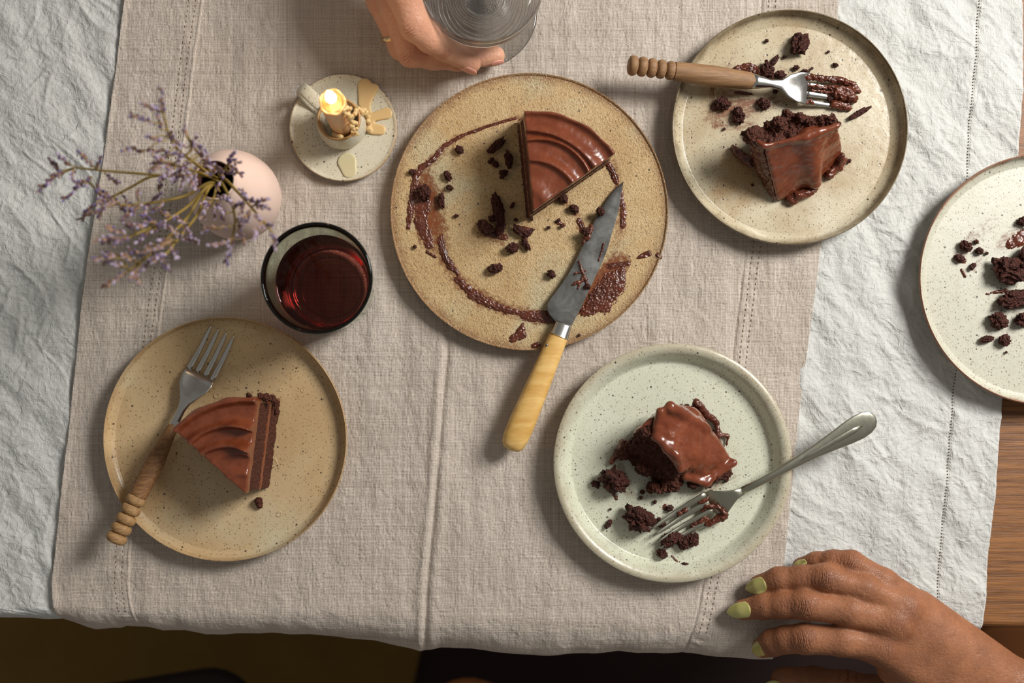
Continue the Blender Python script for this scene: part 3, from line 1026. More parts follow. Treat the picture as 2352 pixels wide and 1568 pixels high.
def sector_slice(name, tip, ptL, ptR, base_off, z0, hh, ridges, label, bounds_pad=.006, seed=0, lean=(0, 0), flare=0.0):
    """an uncut wedge of layer cake. tip, ptL, ptR: pixels of the corners of its top; ridges: (r at left, r at right, height, outer width, inner width)"""
    zt = hh
    a, l, r = W(*tip, z0 + hh), W(*ptL, z0 + hh), W(*ptR, z0 + hh)
    zb = T + z0
    ztop = zb + hh
    R = (np.linalg.norm((l - a)[:2]) + np.linalg.norm((r - a)[:2])) / 2
    tl = math.atan2(l[1] - a[1], l[0] - a[0]); tr = math.atan2(r[1] - a[1], r[0] - a[0])
    if tl < tr: tl += 2 * PI
    nL = np.array([-math.sin(tl), math.cos(tl)]); nR = np.array([math.sin(tr), -math.cos(tr)])
    lo = np.array([min(a[0], l[0], r[0], a[0] + R * math.cos((tl + tr) / 2)) - .012, min(a[1], l[1], r[1]) - .012, zb - .003])
    hi = np.array([max(a[0], l[0], r[0]) + .012, max(a[1], l[1], r[1], a[1] + R * math.sin((tl + tr) / 2)) + .012, ztop + .008])
    lo[:2] -= np.abs(lean) + flare; hi[:2] += np.abs(lean) + flare
    vox = .00075
    def local(F):
        X, Y, Z = F.grid()
        s = (ztop - Z) / hh
        x = X - a[0] - lean[0] * s
        y = Y - a[1] - lean[1] * s
        rr = np.sqrt(x * x + y * y) + 1e-9
        th = np.arctan2(y, x)
        th = np.where(th < (tl + tr) / 2 - PI, th + 2 * PI, th)
        dl = x * nL[0] + y * nL[1] - flare * s
        dr = x * nR[0] + y * nR[1] - flare * s
        return X, Y, Z, x, y, rr, th, dl, dr
    def body(F, shrink=0.0, k=.0022):
        X, Y, Z, x, y, rr, th, dl, dr = local(F)
        d = smax(smax(rr - R + shrink, dl + shrink * .35, k), dr + shrink * .35, k)
        return d
    root = thing('cake_slice', (a[0], a[1], zb), label, 'cake')
    layers = [('sponge_layer', .0, .34, MAT_SPONGE, .0007, .0007, 'chocolate sponge layer'), ('filling', .33, .43, MAT_FROST, .0003, .0002, 'frosting filling'), ('sponge_layer', .42, .80, MAT_SPONGE, .0007, .0007, 'chocolate sponge layer')]
    for nm, f0, f1, mat, amp, shr, lb in layers:
        F = Field(lo, hi, vox)
        X, Y, Z = F.grid()
        d = body(F, shr + (.0045 if nm == 'sponge_layer' else .003) * 0)
        X, Y, Z, x, y, rr, th, dl, dr = local(F)
        d = np.maximum(d, rr - (R - .0035))
        d = smax(d, np.abs(Z - zb - hh * (f0 + f1) / 2) - hh * (f1 - f0) / 2, .001)
        F.d = d.astype(np.float32)
        V, Q = rough_mesh(F, amp, 420 if 'sponge' in nm else 160, 4, .0010 if 'sponge' in nm else 0)
        part(nm, (V, Q), mat, parent=root)
    F = Field(lo, hi, vox * .9)
    X, Y, Z, x, y, rr, th, dl, dr = local(F)
    t = np.clip((tl - th) / (tl - tr), 0, 1)
    # upper surface of the frosting
    hz = ztop - .0030 + 0 * rr * t
    n2 = perlin(pts3((x + 0 * y)[:, :, 0] * 30, (y + 0 * x)[:, :, 0] * 30, seed)).reshape(x.shape[0], y.shape[1]) if x.shape[2] == 1 else 0
    for rl, rc, rR, ah, wo, wi in ridges:
        rk = R * (rl * (1 - t) * (1 - 2 * t) + rc * 4 * t * (1 - t) + rR * t * (2 * t - 1))
        q = rr - rk
        g = np.where(q > 0, np.exp(-(q / (wo * R)) ** 2), np.exp(-(q / (wi * R)) ** 2))
        am = ah(t) if callable(ah) else ah
        hz = hz + am * g
    hz = hz - .0006 * np.sin(rr * 900) * 0
    d = smax(smax(rr - R + .0006 * np.sin(th * 17 + Z * 140), dl, .0014), dr, .0014)
    d = smax(d, Z - hz, .0010)
    inner = smax(rr - (R - .0045), Z - (zb + hh * .80), .001)
    d = np.maximum(d, -inner)
    d = np.maximum(d, zb + .0006 - Z)
    F.d = d.astype(np.float32)
    V, Q = rough_mesh(F, .00022, 110, 3, 0, 2)
    fo = part('frosting', (V, Q), MAT_FROST, parent=root)
    return root, fo

z_cp = H_CP + .0006
cs, info = sector_slice('cake_slice', (1226, 482), (1203, 250), (1410, 354), None, z_cp, .050,
    [(.985, .99, .985, .0034, .03, .035), (.80, .765, .745, lambda t: .0046 + 0 * t, .085, .014), (.70, .715, .67, lambda t: .0036 + 0 * t, .035, .014), (.50, .485, .475, lambda t: .0036 + 0 * t, .06, .018), (.20, .17, .14, .0018, .10, .05)],
    'uncut wedge of chocolate layer cake left on the large sandy serving plate', seed=2.2, lean=(-.001, .0045), flare=.0028)
z_p = H_P + .0006
bl_slice, info2 = sector_slice('cake_slice', (560, 1136), (392, 984), (588, 913), None, z_p, .052,
    [(.955, .95, .96, .0050, .05, .028), (.76, .725, .66, lambda t: .0044 + .0052 * sstep(.35, .85, t), .055, .015), (.60, .52, .44, lambda t: .0042 + .0042 * sstep(.4, .9, t), .06, .016), (.46, .44, .40, lambda t: .0016 + .0022 * sstep(.5, .9, t), .05, .02), (.24, .22, .20, .0016, .05, .03)],
    'uncut wedge of chocolate layer cake on the tan plate beside a wooden-handled fork', seed=4.2, lean=(.0085, -.0015))
F = Field(np.minimum(W(585, 1175, z_p), W(640, 890, z_p + .05)) - .004, np.maximum(W(645, 1170, z_p), W(560, 890, z_p + .05)) + .004, .0006)
for (u, v, h, r) in [(594, 1150, .003, .003), (596, 1160, .002, .0024), (610, 912, .040, .0030), (625, 915, .035, .0030), (634, 925, .020, .0028), (572, 907, .047, .0020), (598, 908, .045, .0022), (636, 945, .010, .0022)]:
    F.ball(W(u, v, z_p + h), r, .0015)
V, Q = rough_mesh(F, .0008, 500, 3)
part('sponge_crumbs', (V, Q), MAT_SPONGE, parent=bl_slice)['kind'] = 'stuff'

def hull_cake(root_label, loc_px, sponge_pts, frost_defs, zc, extra=None, vox=.0007):
    SP = np.array([W(u, v, zc + h) for u, v, h in sponge_pts])
    c = W(*loc_px, zc)
    root = thing('cake_slice', c, root_label, 'cake')
    def hull_field(P, grow, k, lo, hi, vx=None):
        F = Field(lo, hi, vx or vox)
        X, Y, Z = F.grid()
        d = None
        for n, o in hull_planes(P):
            e = X * float(n[0]) + Y * float(n[1]) + Z * float(n[2]) - float(o) - grow
            d = e if d is None else smax(d, e, k)
        F.d = d.astype(np.float32)
        return F
    allP = np.concatenate([SP] + [np.array([W(u, v, zc + h) for u, v, h in fd['pts']]) for fd in frost_defs])
    lo, hi = allP.min(0) - .006, allP.max(0) + .006
    vox_ = .00055
    F = hull_field(SP, 0, .002, lo, hi, vox_)
    if extra: extra(F)
    V, Q = F.mesh(); V = relax(V, Q, 1)
    N = vnormals(V, Q)
    V = V + N * (.0017 * fbm(V * 150, 3, .6) + .0011 * fbm(V * 620, 3, .7) - .0030 * np.clip(perlin(V * 260 + 30) - .1, 0, 1))[:, None]
    V[:, 2] = np.maximum(V[:, 2], T + zc + .0001)
    part('sponge', (V, Q), MAT_SPONGE, parent=root)
    for fd in frost_defs:
        P = np.array([W(u, v, zc + h) for u, v, h in fd['pts']])
        F = hull_field(P, 0, fd.get('k', .003), P.min(0) - .005, P.max(0) + .005)
        if 'extra' in fd: fd['extra'](F)
        if 'cut' in fd:
            X, Y, Z = F.grid()
            F.d = fd['cut'](F.d, X, Y, Z)
        V, Q = rough_mesh(F, fd.get('amp', .0005), fd.get('freq', 90), 3, 0, 2)
        V[:, 2] = np.maximum(V[:, 2], T + zc + .0001)
        part(fd['name'], (V, Q), fd.get('mat', MAT_FROST), parent=root)
    return root

# back end of a slice, tipped so that its frosted outside faces the viewer (top right plate)
def ex_tr(F):
    for (u, v, h, r) in [(1790, 283, .041, .0050), (1808, 264, .037, .0045), (1835, 270, .038, .0045), (1768, 290, .037, .0040), (1862, 280, .043, .0035), (1885, 274, .043, .0035), (1908, 274, .044, .0035), (1920, 284, .044, .003), (1722, 312, .040, .0045), (1738, 305, .038, .004), (1712, 306, .034, .0026)]:
        F.ball(W(u, v, z_p + h), r, .003)
def fr_tr(F):
    F.cone(W(1858, 312, z_p + .041), W(1872, 420, z_p + .008), .0040, .0040, .012)
    F.cone(W(1754, 335, z_p + .0465), W(1850, 316, z_p + .0475), .0016, .0016, .004)
    F.cone(W(1850, 316, z_p + .0475), W(1925, 288, z_p + .048), .0016, .0018, .004)
    F.cone(W(1722, 315, z_p + .043), W(1752, 333, z_p + .047), .0018, .0016, .002)
tr_cake = hull_cake('half-eaten slice of chocolate cake tipped over on the cream glazed plate', (1830, 370),
    [(1722, 318, .040), (1752, 338, .043), (1922, 292, .045), (1775, 282, .036), (1905, 268, .040), (1830, 268, .034), (1786, 450, .002), (1884, 398, .001), (1930, 345, .001), (1730, 350, .001), (1738, 395, .001), (1760, 300, 0), (1905, 290, 0)],
    [dict(name='frosting', pts=[(1752, 338, .046), (1756, 332, .043), (1925, 287, .048), (1922, 280, .044), (1787, 472, .001), (1884, 412, .001), (1945, 350, .008), (1938, 372, .001), (1768, 400, .001)], k=.003, extra=fr_tr, amp=.0006, freq=70),
     dict(name='frosting_side', pts=[(1720, 318, .042), (1724, 312, .040), (1752, 338, .045), (1758, 336, .040), (1787, 470, .001), (1760, 440, .001), (1724, 372, .002), (1735, 362, .001), (1775, 400, .001)], k=.0015, amp=.0016, freq=130, mat=MAT_FROST_D)], z_p, ex_tr)
F = Field(W(1690, 500, z_p + .001) - .004, W(1960, 320, z_p + .02) + .012, .0007)
for A, B, ra, rb in [((1683, 342, .003), (1722, 372, .008), .0030, .0040), ((1815, 460, .002), (1870, 432, .002), .0038, .0030), ((1832, 450, .003), (1862, 440, .004), .0045, .0030), ((1905, 400, .002), (1935, 366, .004), .0040, .0034), ((1925, 385, .002), (1930, 360, .01), .003, .003)]:
    F.cone(W(A[0], A[1], z_p + A[2]), W(B[0], B[1], z_p + B[2]), ra, rb, .0015)
V, Q = rough_mesh(F, .0012, 220, 4); V[:, 2] = np.maximum(V[:, 2], T + z_p - .0002)
part('frosting_smear', (V, Q), MAT_FROST_D, parent=tr_cake)['kind'] = 'stuff'

# half-eaten slice on the green plate: frosted back slopes to the lower right, sponge bitten open at the lower left
def ex_br(F):
    for (u, v, h, r) in [(1500, 1125, .006, .0060), (1522, 1135, .006, .0065), (1545, 1110, .008, .0070), (1535, 1145, .004, .005), (1480, 1075, .012, .006), (1545, 1075, .020, .006), (1432, 1040, .008, .005), (1620, 1105, .006, .005), (1645, 1092, .006, .005), (1668, 1085, .005, .0045), (1590, 1110, .006, .004)]:
        F.ball(W(u, v, z_p + h), r, .004)
def fr_br(F):
    for A, B, ra, rb in [((1516, 945, .040), (1505, 1003, .036), .0030, .0030), ((1505, 1003, .036), (1548, 1042, .038), .0026, .0028), ((1548, 1042, .038), (1562, 1080, .030), .0034, .0024),
                         ((1540, 935, .040), (1625, 985, .018), .0045, .003), ((1575, 1095, .014), (1620, 1108, .010), .0034, .003), ((1620, 1108, .010), (1684, 1062, .008), .003, .0026),
                         ((1548, 1042, .039), (1528, 1034, .037), .0022, .0016), ((1555, 1050, .037), (1572, 1075, .026), .0035, .003)]:
        F.cone(W(A[0], A[1], z_p + A[2]), W(B[0], B[1], z_p + B[2]), ra, rb, .0035)
br_cake = hull_cake('half-eaten slice of chocolate cake broken open on the pale green plate', (1555, 1030),
    [(1462, 990, .036), (1515, 950, .038), (1558, 925, .034), (1548, 1045, .036), (1560, 1080, .028), (1418, 1036, .004), (1430, 1055, .001), (1470, 1088, .001), (1500, 1110, .001), (1540, 1100, .001), (1600, 1100, .002), (1655, 1080, .002), (1680, 1060, .002), (1625, 985, .002), (1590, 930, .004), (1450, 1010, .02)],
    [dict(name='frosting', pts=[(1513, 946, .042), (1525, 932, .042), (1560, 920, .036), (1585, 921, .028), (1605, 935, .012), (1625, 970, .010), (1690, 1058, .006), (1684, 1066, .001), (1620, 1110, .006), (1570, 1092, .014), (1552, 1044, .040), (1508, 1004, .038), (1620, 1100, .001), (1610, 945, .002), (1530, 945, .033), (1552, 1030, .030), (1580, 1075, .008)], k=.004, extra=fr_br, amp=.0007, freq=75),
     dict(name='frosting_side', pts=[(1460, 985, .034), (1458, 1000, .030), (1512, 946, .038), (1505, 1003, .034), (1490, 960, .02), (1520, 935, .02), (1470, 1000, .034), (1515, 935, .002), (1450, 1000, .004)], k=.002, amp=.0010, freq=110)], z_p, ex_br)
F = Field(np.minimum(W(1410, 1060, z_p), W(1700, 1060, z_p)) - .006, np.maximum(W(1700, 910, z_p + .02), W(1400, 910, z_p + .02)) + .006, .0007)
for A, B, ra, rb in [((1600, 925, .010), (1622, 950, .006), .0034, .0026), ((1622, 950, .006), (1645, 970, .003), .0028, .0022), ((1645, 970, .003), (1650, 1000, .003), .0018, .0026), ((1650, 1000, .003), (1672, 1000, .002), .0022, .0012), ((1672, 1000, .002), (1668, 1025, .001), .0012, .0008),
                     ((1418, 1040, .004), (1404, 1060, .002), .003, .002), ((1432, 1018, .008), (1420, 1040, .004), .0035, .003)]:
    F.cone(W(A[0], A[1], z_p + A[2]), W(B[0], B[1], z_p + B[2]), ra, rb, .0012)
V, Q = rough_mesh(F, .0008, 260, 4); V[:, 2] = np.maximum(V[:, 2], T + z_p - .0002)
part('frosting_smear', (V, Q), MAT_FROST_D, parent=br_cake)['kind'] = 'stuff'

# ---------------------------------------------------------------- smears left on the plates
def smear(parent, hz, box, strokes, thick, mat, name='frosting_smear', step=1.2, cut=0.0, seed=0, dens=False, **kw):
    if dens:
        o = smear1(parent, hz, box, strokes, thick, mat, name, step, cut, seed, True, **kw)
        o['kind'] = 'stuff'
        return
    for i, st in enumerate(strokes):
        P = np.array(st, dtype=float)
        w = P[:, 2].max() * 1.7 + 3
        bx = (P[:, 0].min() - w, P[:, 1].min() - w, P[:, 0].max() + w, P[:, 1].max() + w)
        o = smear1(parent, hz, bx, [st], thick, mat, name, step, cut, seed + i, False, **kw)
        if o: o['kind'] = 'stuff'

def smear1(parent, hz, box, strokes, thick, mat, name='frosting_smear', step=1.2, cut=0.0, seed=0, dens=False, streak=90, along=9, rag=.55):
    """strokes: list of polylines of (u, v, halfwidth, amount)"""
    u0, v0, u1, v1 = box
    uu = np.arange(u0, u1, step); vv = np.arange(v0, v1, step)
    Vg, Ug = np.meshgrid(vv, uu, indexing='ij')
    f = np.full(Ug.shape, -1.0)
    for si, st in enumerate(strokes):
        st = np.array(st, dtype=float)
        run = 0
        for a, b in zip(st[:-1], st[1:]):
            d = b[:2] - a[:2]
            L = np.hypot(*d) + 1e-9
            d = d / L
            s = (Ug - a[0]) * d[0] + (Vg - a[1]) * d[1]
            n = -(Ug - a[0]) * d[1] + (Vg - a[1]) * d[0]
            t = np.clip(s / L, 0, 1)
            dist = np.hypot(Ug - a[0] - d[0] * t * L, Vg - a[1] - d[1] * t * L)
            w = a[2] + (b[2] - a[2]) * t
            am = a[3] + (b[3] - a[3]) * t
            m = dist < w * 1.6
            if not m.any(): continue
            q = (1 - (dist[m] / w[m]) ** 2)
            ns = fbm(pts3(s[m] / along + run, n[m] / (w[m].mean() * 0 + 2.2), seed + si), 3, .6)
            nb = perlin(pts3(Ug[m] / 13, Vg[m] / 13, seed + 3))
            val = am[m] * (q + rag * ns + .35 * nb)
            f[m] = np.maximum(f[m], val)
            run += 3.1
    f -= cut
    keep = f > -.12
    kq = keep[:-1, :-1] | keep[1:, :-1] | keep[1:, 1:] | keep[:-1, 1:]
    idx = np.arange(f.size).reshape(f.shape)
    F = np.stack([idx[:-1, :-1], idx[1:, :-1], idx[1:, 1:], idx[:-1, 1:]], -1)[kq]
    if len(F) < 4 or not (f > 0).any(): return None
    used = np.unique(F)
    mp = np.full(f.size, -1); mp[used] = np.arange(len(used))
    F = mp[F]
    ff = f.ravel()[used]
    k = k_at(hz)
    x = (Ug.ravel()[used] - NU) * k; y = (NV - Vg.ravel()[used]) * k
    if dens:
        z = T + hz + .00012 + 0 * ff
        return part(name, (np.stack([x, y, z], 1), F), mat, parent=parent, attrs={'dens': np.clip(ff, 0, 2)})
    z = T + hz + np.where(ff > 0, thick * np.clip(ff, 0, 3) ** .7, ff * .002)
    z = z + np.where(ff > 0, thick * .30 * fbm(pts3(x * 420, y * 420, seed), 2), 0)
    return part(name, (np.stack([x, y, z], 1), F), mat, parent=parent)

CPB = (905, 175, 1530, 812)
smear(cake_plate, H_CP - .00015, CPB, [
    [(1200, 268, 14, .5), (1120, 290, 12, .5), (1050, 318, 12, .6), (990, 370, 18, .8), (958, 405, 22, 1), (950, 450, 22, 1.0), (945, 500, 26, 1), (960, 550, 24, .8), (985, 575, 16, .5)],
    [(970, 400, 36, 1.1), (978, 460, 50, 1.4), (988, 520, 50, 1.3), (1008, 560, 34, 1.0)],
    [(1005, 545, 16, .8), (1020, 600, 20, .8), (1060, 650, 22, .9), (1110, 690, 24, 1.0), (1170, 712, 22, .9), (1230, 728, 24, .9), (1270, 730, 22, .8)],
    [(1410, 370, 10, .7), (1418, 430, 16, .7), (1425, 480, 18, .7), (1425, 530, 18, .6), (1410, 580, 22, .5)],
    [(1330, 720, 28, 1.6), (1370, 690, 50, 2.0), (1405, 640, 48, 2.0), (1425, 600, 30, 1.2)],
    [(1185, 785, 17, 1.2), (1200, 748, 9, .8)], [(1225, 795, 9, 1), (1235, 788, 8, 1)],
    [(1460, 592, 7, .5), (1490, 582, 16, 1.1)], [(1512, 586, 9, 1.1), (1514, 592, 8, 1)],
    [(1110, 535, 16, .8), (1150, 548, 22, .9)], [(1280, 455, 14, .8), (1320, 480, 14, .7), (1335, 520, 16, .8)], [(1145, 460, 16, .6), (1148, 530, 22, .7)],
], .0004, MAT_FILM, 'chocolate_film', 2.0, 0.0, 4.4, dens=True)
smear(cake_plate, H_CP - .0001, CPB, [
    [(1186, 270, 4, .6), (1120, 290, 4, .45), (1060, 312, 5, .5), (1020, 335, 6, .6), (995, 365, 7, .9), (968, 385, 8, 1.1), (955, 405, 9, 1.1), (948, 440, 8, .9), (944, 480, 9, 1.0), (938, 522, 6, .9)],
    [(965, 430, 13, .5), (972, 470, 20, .7), (965, 510, 18, .5), (985, 560, 14, .4)],
    [(1012, 545, 9, .6), (1018, 580, 9, .9), (1035, 610, 9, 1.1), (1052, 628, 5, 1.0)],
    [(1050, 640, 9, .6), (1085, 675, 12, .9), (1125, 698, 11, 1.0), (1165, 712, 9, .9), (1198, 720, 7, .8)], [(1205, 725, 14, .6), (1255, 728, 15, .8), (1275, 735, 10, .9)],
    [(1400, 380, 8, 1.2), (1412, 405, 9, 1.2), (1416, 418, 6, 1)], [(1425, 440, 7, .7), (1432, 490, 8, .7), (1430, 520, 7, .6)],
    [(1345, 715, 14, 1.2), (1380, 690, 30, 1.6), (1410, 650, 30, 1.6), (1428, 620, 10, .9)], [(1400, 612, 9, .5), (1442, 605, 7, .9)],
    [(1178, 778, 10, 1.4), (1196, 766, 13, 1.5), (1201, 745, 5, 1)], [(1226, 795, 7, 1), (1236, 790, 6, 1)],
    [(1465, 592, 4, .5), (1488, 583, 9, 1.2)], [(1511, 585, 6, 1.2), (1515, 590, 5, 1)],
    [(1292, 455, 6, .9), (1300, 462, 5, .8)], [(1315, 480, 7, 1), (1322, 488, 6, .9)], [(1330, 505, 6, .7), (1340, 530, 8, .8)], [(1280, 510, 5, .6), (1296, 516, 4, .6)],
    [(1000, 590, 4, .9), (980, 578, 4, .7)], [(1150, 470, 5, .5), (1155, 520, 7, .7)], [(1120, 535, 8, .6), (1160, 545, 7, .7)], [(1195, 525, 7, .8), (1215, 528, 6, .9), (1200, 560, 5, .6)]
], .0011, MAT_FROST_D, 'frosting_smear', 1.3, .12, 2.2, streak=90, rag=.75)
smear(plate_tr, H_P - .0001, (1600, 40, 2040, 500), [
    [(1635, 268, 26, .8), (1700, 250, 34, .95), (1785, 232, 24, .7)], [(1636, 205, 9, .8), (1640, 290, 10, .8)], [(1650, 288, 14, .8), (1730, 285, 14, .7)], [(1650, 260, 8, 1.1), (1720, 236, 10, 1.2), (1790, 222, 8, 1.0)],
    [(1660, 215, 16, .7), (1720, 215, 14, .6)], [(1670, 165, 14, .5), (1690, 120, 16, .3)], [(1800, 160, 16, .4), (1825, 170, 12, .3)], [(1970, 160, 8, .3), (1990, 150, 8, .3)], [(1775, 170, 20, .5), (1800, 180, 12, .5)]
], .0003, MAT_FILM, 'chocolate_film', 1.6, 0.02, 7.7, dens=True, along=26, rag=.8)
smear(plate_tr, H_P - .0001, (1640, 110, 1830, 260), [
    [(1690, 160, 8, 1.2), (1715, 155, 11, 1.3), (1745, 165, 13, 1.3), (1765, 178, 11, 1.2)], [(1640, 246, 9, .8), (1662, 242, 11, .9)], [(1690, 212, 5, .6), (1725, 216, 4, .6)]
], .0022, MAT_FROST_D, 'frosting_smear', 1.3, .1, 3.3)
smear(plate_br, H_P - .0001, (1380, 900, 1720, 1320), [
    [(1420, 1060, 12, .9), (1440, 1120, 18, .8), (1452, 1155, 12, .6)], [(1600, 1135, 26, .8), (1685, 1095, 20, .8)], [(1640, 990, 16, .35), (1690, 1040, 14, .3)], [(1560, 1270, 8, .5), (1575, 1300, 9, .6)], [(1600, 1180, 14, .4), (1640, 1150, 14, .3)], [(1480, 1130, 14, .4), (1530, 1160, 18, .4)]
], .0003, MAT_FILM_PALE, 'chocolate_film', 1.6, .0, 1.7, dens=True, along=22, rag=.8)
smear(plate_br, H_P - .0001, (1380, 1030, 1720, 1320), [
    [(1412, 1070, 4, .7), (1408, 1085, 4, .6)], [(1405, 1125, 5, .8), (1416, 1145, 5, .7)], [(1562, 1292, 4, .9), (1580, 1300, 6, 1)], [(1543, 1276, 2.6, .8), (1556, 1290, 2.6, .8)], [(1530, 1165, 9, .8), (1538, 1168, 6, .8)]
], .0008, MAT_FROST_D, 'frosting_smear', 1.2, .1, 6.3)
smear(plate_r, H_P - .0001, (2170, 470, 2420, 860), [
    [(2205, 590, 20, .5), (2240, 545, 22, .5), (2285, 500, 20, .35)], [(2210, 565, 12, .7), (2250, 530, 20, .5)], [(2235, 620, 8, .6), (2260, 580, 10, .5)], [(2200, 640, 12, .28), (2200, 690, 12, .2)], [(2300, 560, 22, .7), (2340, 540, 26, .8)], [(2310, 760, 16, .35), (2345, 775, 12, .3)], [(2285, 700, 18, .4), (2340, 710, 26, .5)]
], .0003, MAT_FILM, 'chocolate_film', 1.6, .02, 9.1, dens=True, along=24, rag=.85)
smear(plate_r, H_P - .0001, (2170, 470, 2440, 860), [
    [(2196, 590, 8, .8), (2212, 598, 8, .7)], [(2208, 620, 3.5, 1), (2216, 634, 4, 1)], [(2276, 672, 3, .8), (2310, 668, 6, 1)], [(2322, 560, 13, 1.1), (2350, 545, 18, 1.3), (2380, 540, 18, 1.2)], [(2266, 674, 3, .7), (2270, 675, 3, .7)]
], .0012, MAT_FROST_D, 'frosting_smear', 1.3, .1, 5.5)

# ---------------------------------------------------------------- crumbs
_ico = {}
def ico(sub):
    if sub not in _ico:
        bm = bmesh.new()
        bmesh.ops.create_icosphere(bm, subdivisions=sub, radius=1.0)
        V = np.array([v.co[:] for v in bm.verts]); F = np.array([[v.index for v in f.verts] for f in bm.faces])
        bm.free()
        _ico[sub] = (V, F)
    return _ico[sub]
NCR = [0]
def crumb(u, v, rw, rl, ang, hz, label, group=None, flat=.62, name='cake_crumb', mat=None, horn=None):
    """rw, rl: half sizes in pixels; ang: degrees in the picture of the long side"""
    NCR[0] += 1
    sd = NCR[0] * 3.7
    k = k_at(hz)
    sub = 3 if max(rw, rl) < 7 else (4 if max(rw, rl) < 14 else 5)
    V, F = ico(sub)
    r = 1 + .38 * fbm(V * 1.5 + sd, 2)[:, None] + .15 * fbm(V * 4.2 + sd, 3, .6)[:, None] - .6 * np.clip(perlin(V * 3.0 + sd * 2) - .10, 0, 1)[:, None] + .05 * perlin(V * 16 + sd)[:, None]
    P = V * r
    if horn:
        for (hx, hy, hz_, am, sh) in horn:
            h = np.array([hx, hy, hz_]) / np.linalg.norm([hx, hy, hz_])
            P = P + P * (am * np.clip(V @ h, 0, 1)[:, None] ** sh)
    hgt = min(rw, rl) * k * flat * 1.5
    P = P * np.array([rl * k, rw * k, hgt])
    a = math.radians(-ang)
    R = np.array([[math.cos(a), -math.sin(a), 0], [math.sin(a), math.cos(a), 0], [0, 0, 1]])
    P = P @ R.T
    zlift = -np.percentile(P[:, 2], 12)
    P[:, 2] = np.maximum(P[:, 2], -zlift + 0) + zlift
    c = W(u, v, hz)
    c[2] += .0003
    o = part(name, (P + c, F), mat or MAT_CRUMB, origin=c)
    return tag(o, label, 'crumb', group)

GRP_A = 'crumbs on the serving plate'
for q in [(1140, 336, 9, 24, -38, 'ragged dark cake crumb left of the wedge, uppermost of the long ones there', 1), (1168, 368, 9, 19, 80, 'oval dark cake crumb right beside the left side of the wedge on the serving plate', 1),
          (1055, 345, 9, 10, 40, 'lone square cake crumb inside the upper left of the frosting ring'), (1028, 405, 8, 11, 60, 'small cake crumb inside the left of the frosting ring, above a smaller one'), (1033, 432, 6, 8, 20, 'tiny cake crumb just below another inside the left of the frosting ring'),
          (975, 444, 16, 17, 30, 'large cake crumb sunk in the thick frosting at the left of the serving plate', 1), (1014, 462, 8, 17, 85, 'upright oval cake crumb right of the one sunk in the left frosting'), (1048, 496, 4, 6, 0, 'tiny lone cake crumb in the bare middle left of the serving plate'),
          (1143, 480, 12, 34, 78, 'longest upright streak of dark cake crumb in the middle of the serving plate', 1), (1115, 524, 14, 20, 40, 'dark cake crumb at the lower left foot of the long upright crumb', 1), (1130, 503, 8, 9, 0, 'small cake crumb tucked in the crook between the long and the low crumb'),
          (1147, 528, 10, 14, -70, 'dark cake crumb at the lower end of the long upright crumb'), (1193, 530, 10, 18, 30, 'cake crumb with a frosting glint below the tip of the wedge', 1), (1212, 536, 6, 16, -35, 'thin frosted crumb lying right of the one below the wedge tip'),
          (1208, 562, 7, 15, 65, 'slanting cake crumb running down from below the wedge tip'), (1177, 570, 12, 15, -20, 'lowest dark crumb of the cluster below the wedge tip', 1), (1138, 617, 11, 16, -15, 'lone dark cake crumb in the lower middle of the serving plate', 1),
          (1266, 631, 9, 10, 40, 'lone knobbly cake crumb left of the knife blade'), (947, 396, 6, 8, 0, 'small cake crumb at the outer upper left end of the frosting ring'), (1293, 455, 9, 12, 40, 'dark crumb stuck below the cut side of the wedge'),
          (1318, 480, 9, 11, 30, 'dark crumb between the wedge and the upper knife blade'), (1177, 472, 4, 8, -60, 'thin crumb sliver left of the wedge tip'), (1262, 430, 5, 7, 10, 'small crumb pressed against the cut side of the wedge')]:
    crumb(q[0], q[1], q[2], q[3], q[4], z_cp, q[5], GRP_A)
for (u, v, r) in [(1126, 372, 5), (1138, 378, 7), (1130, 366, 4), (1156, 398, 8), (1153, 407, 5), (1283, 506, 4), (1260, 523, 4), (1290, 520, 4), (1185, 505, 4), (1221, 503, 4), (953, 567, 4), (1330, 770, 3)]:
    crumb(u, v, r, r * 1.2, u * 7, z_cp, 'tiny dark cake crumb, one of the specks scattered on the sandy serving plate', 'tiny crumbs on the serving plate')
GRP_B = 'crumbs on the cream plate'
for q in [(1833, 106, 20, 25, -60, 'big triangular cake crumb near the top of the cream glazed plate'), (1762, 165, 12, 22, 70, 'dark ragged cake crumb behind the fork on the cream glazed plate'), (1776, 143, 6, 17, -50, 'thin arm of cake crumb reaching up above the fork on the cream plate'),
          (1790, 174, 9, 13, 0, 'flat cake crumb just above the fork neck on the cream plate'), (1658, 241, 13, 18, 10, 'cake crumb with frosting below the wooden fork handle on the cream plate'), (1695, 266, 12, 19, 75, 'upright cake crumb below the fork handle on the cream plate'),
          (1752, 240, 11, 14, 30, 'rounded cake crumb below the fork neck on the cream plate'), (1972, 261, 7, 24, -28, 'long thin cake crumb right of the fork tines on the cream plate'), (1848, 168, 7, 10, 0, 'small cake crumb touching the upper edge of the fork head'),
          (1827, 157, 6, 7, 0, 'small round crumb above the fork head on the cream plate'), (1948, 370, 5, 6, 0, 'tiny crumb right of the tipped cake on the cream plate'), (1918, 150, 4, 7, 20, 'small reddish crumb flake above the fork tines'),
          (1726, 307, 10, 15, 20, 'frosted crumb clinging at the upper left corner of the tipped cake'), (1902, 225, 6, 9, 70, 'crumb hanging below the fork tines on the cream plate'), (1760, 95, 4, 5, 0, 'lone dark speck of crumb left of the big triangular crumb')]:
    crumb(q[0], q[1], q[2], q[3], q[4], z_p, q[5], GRP_B)
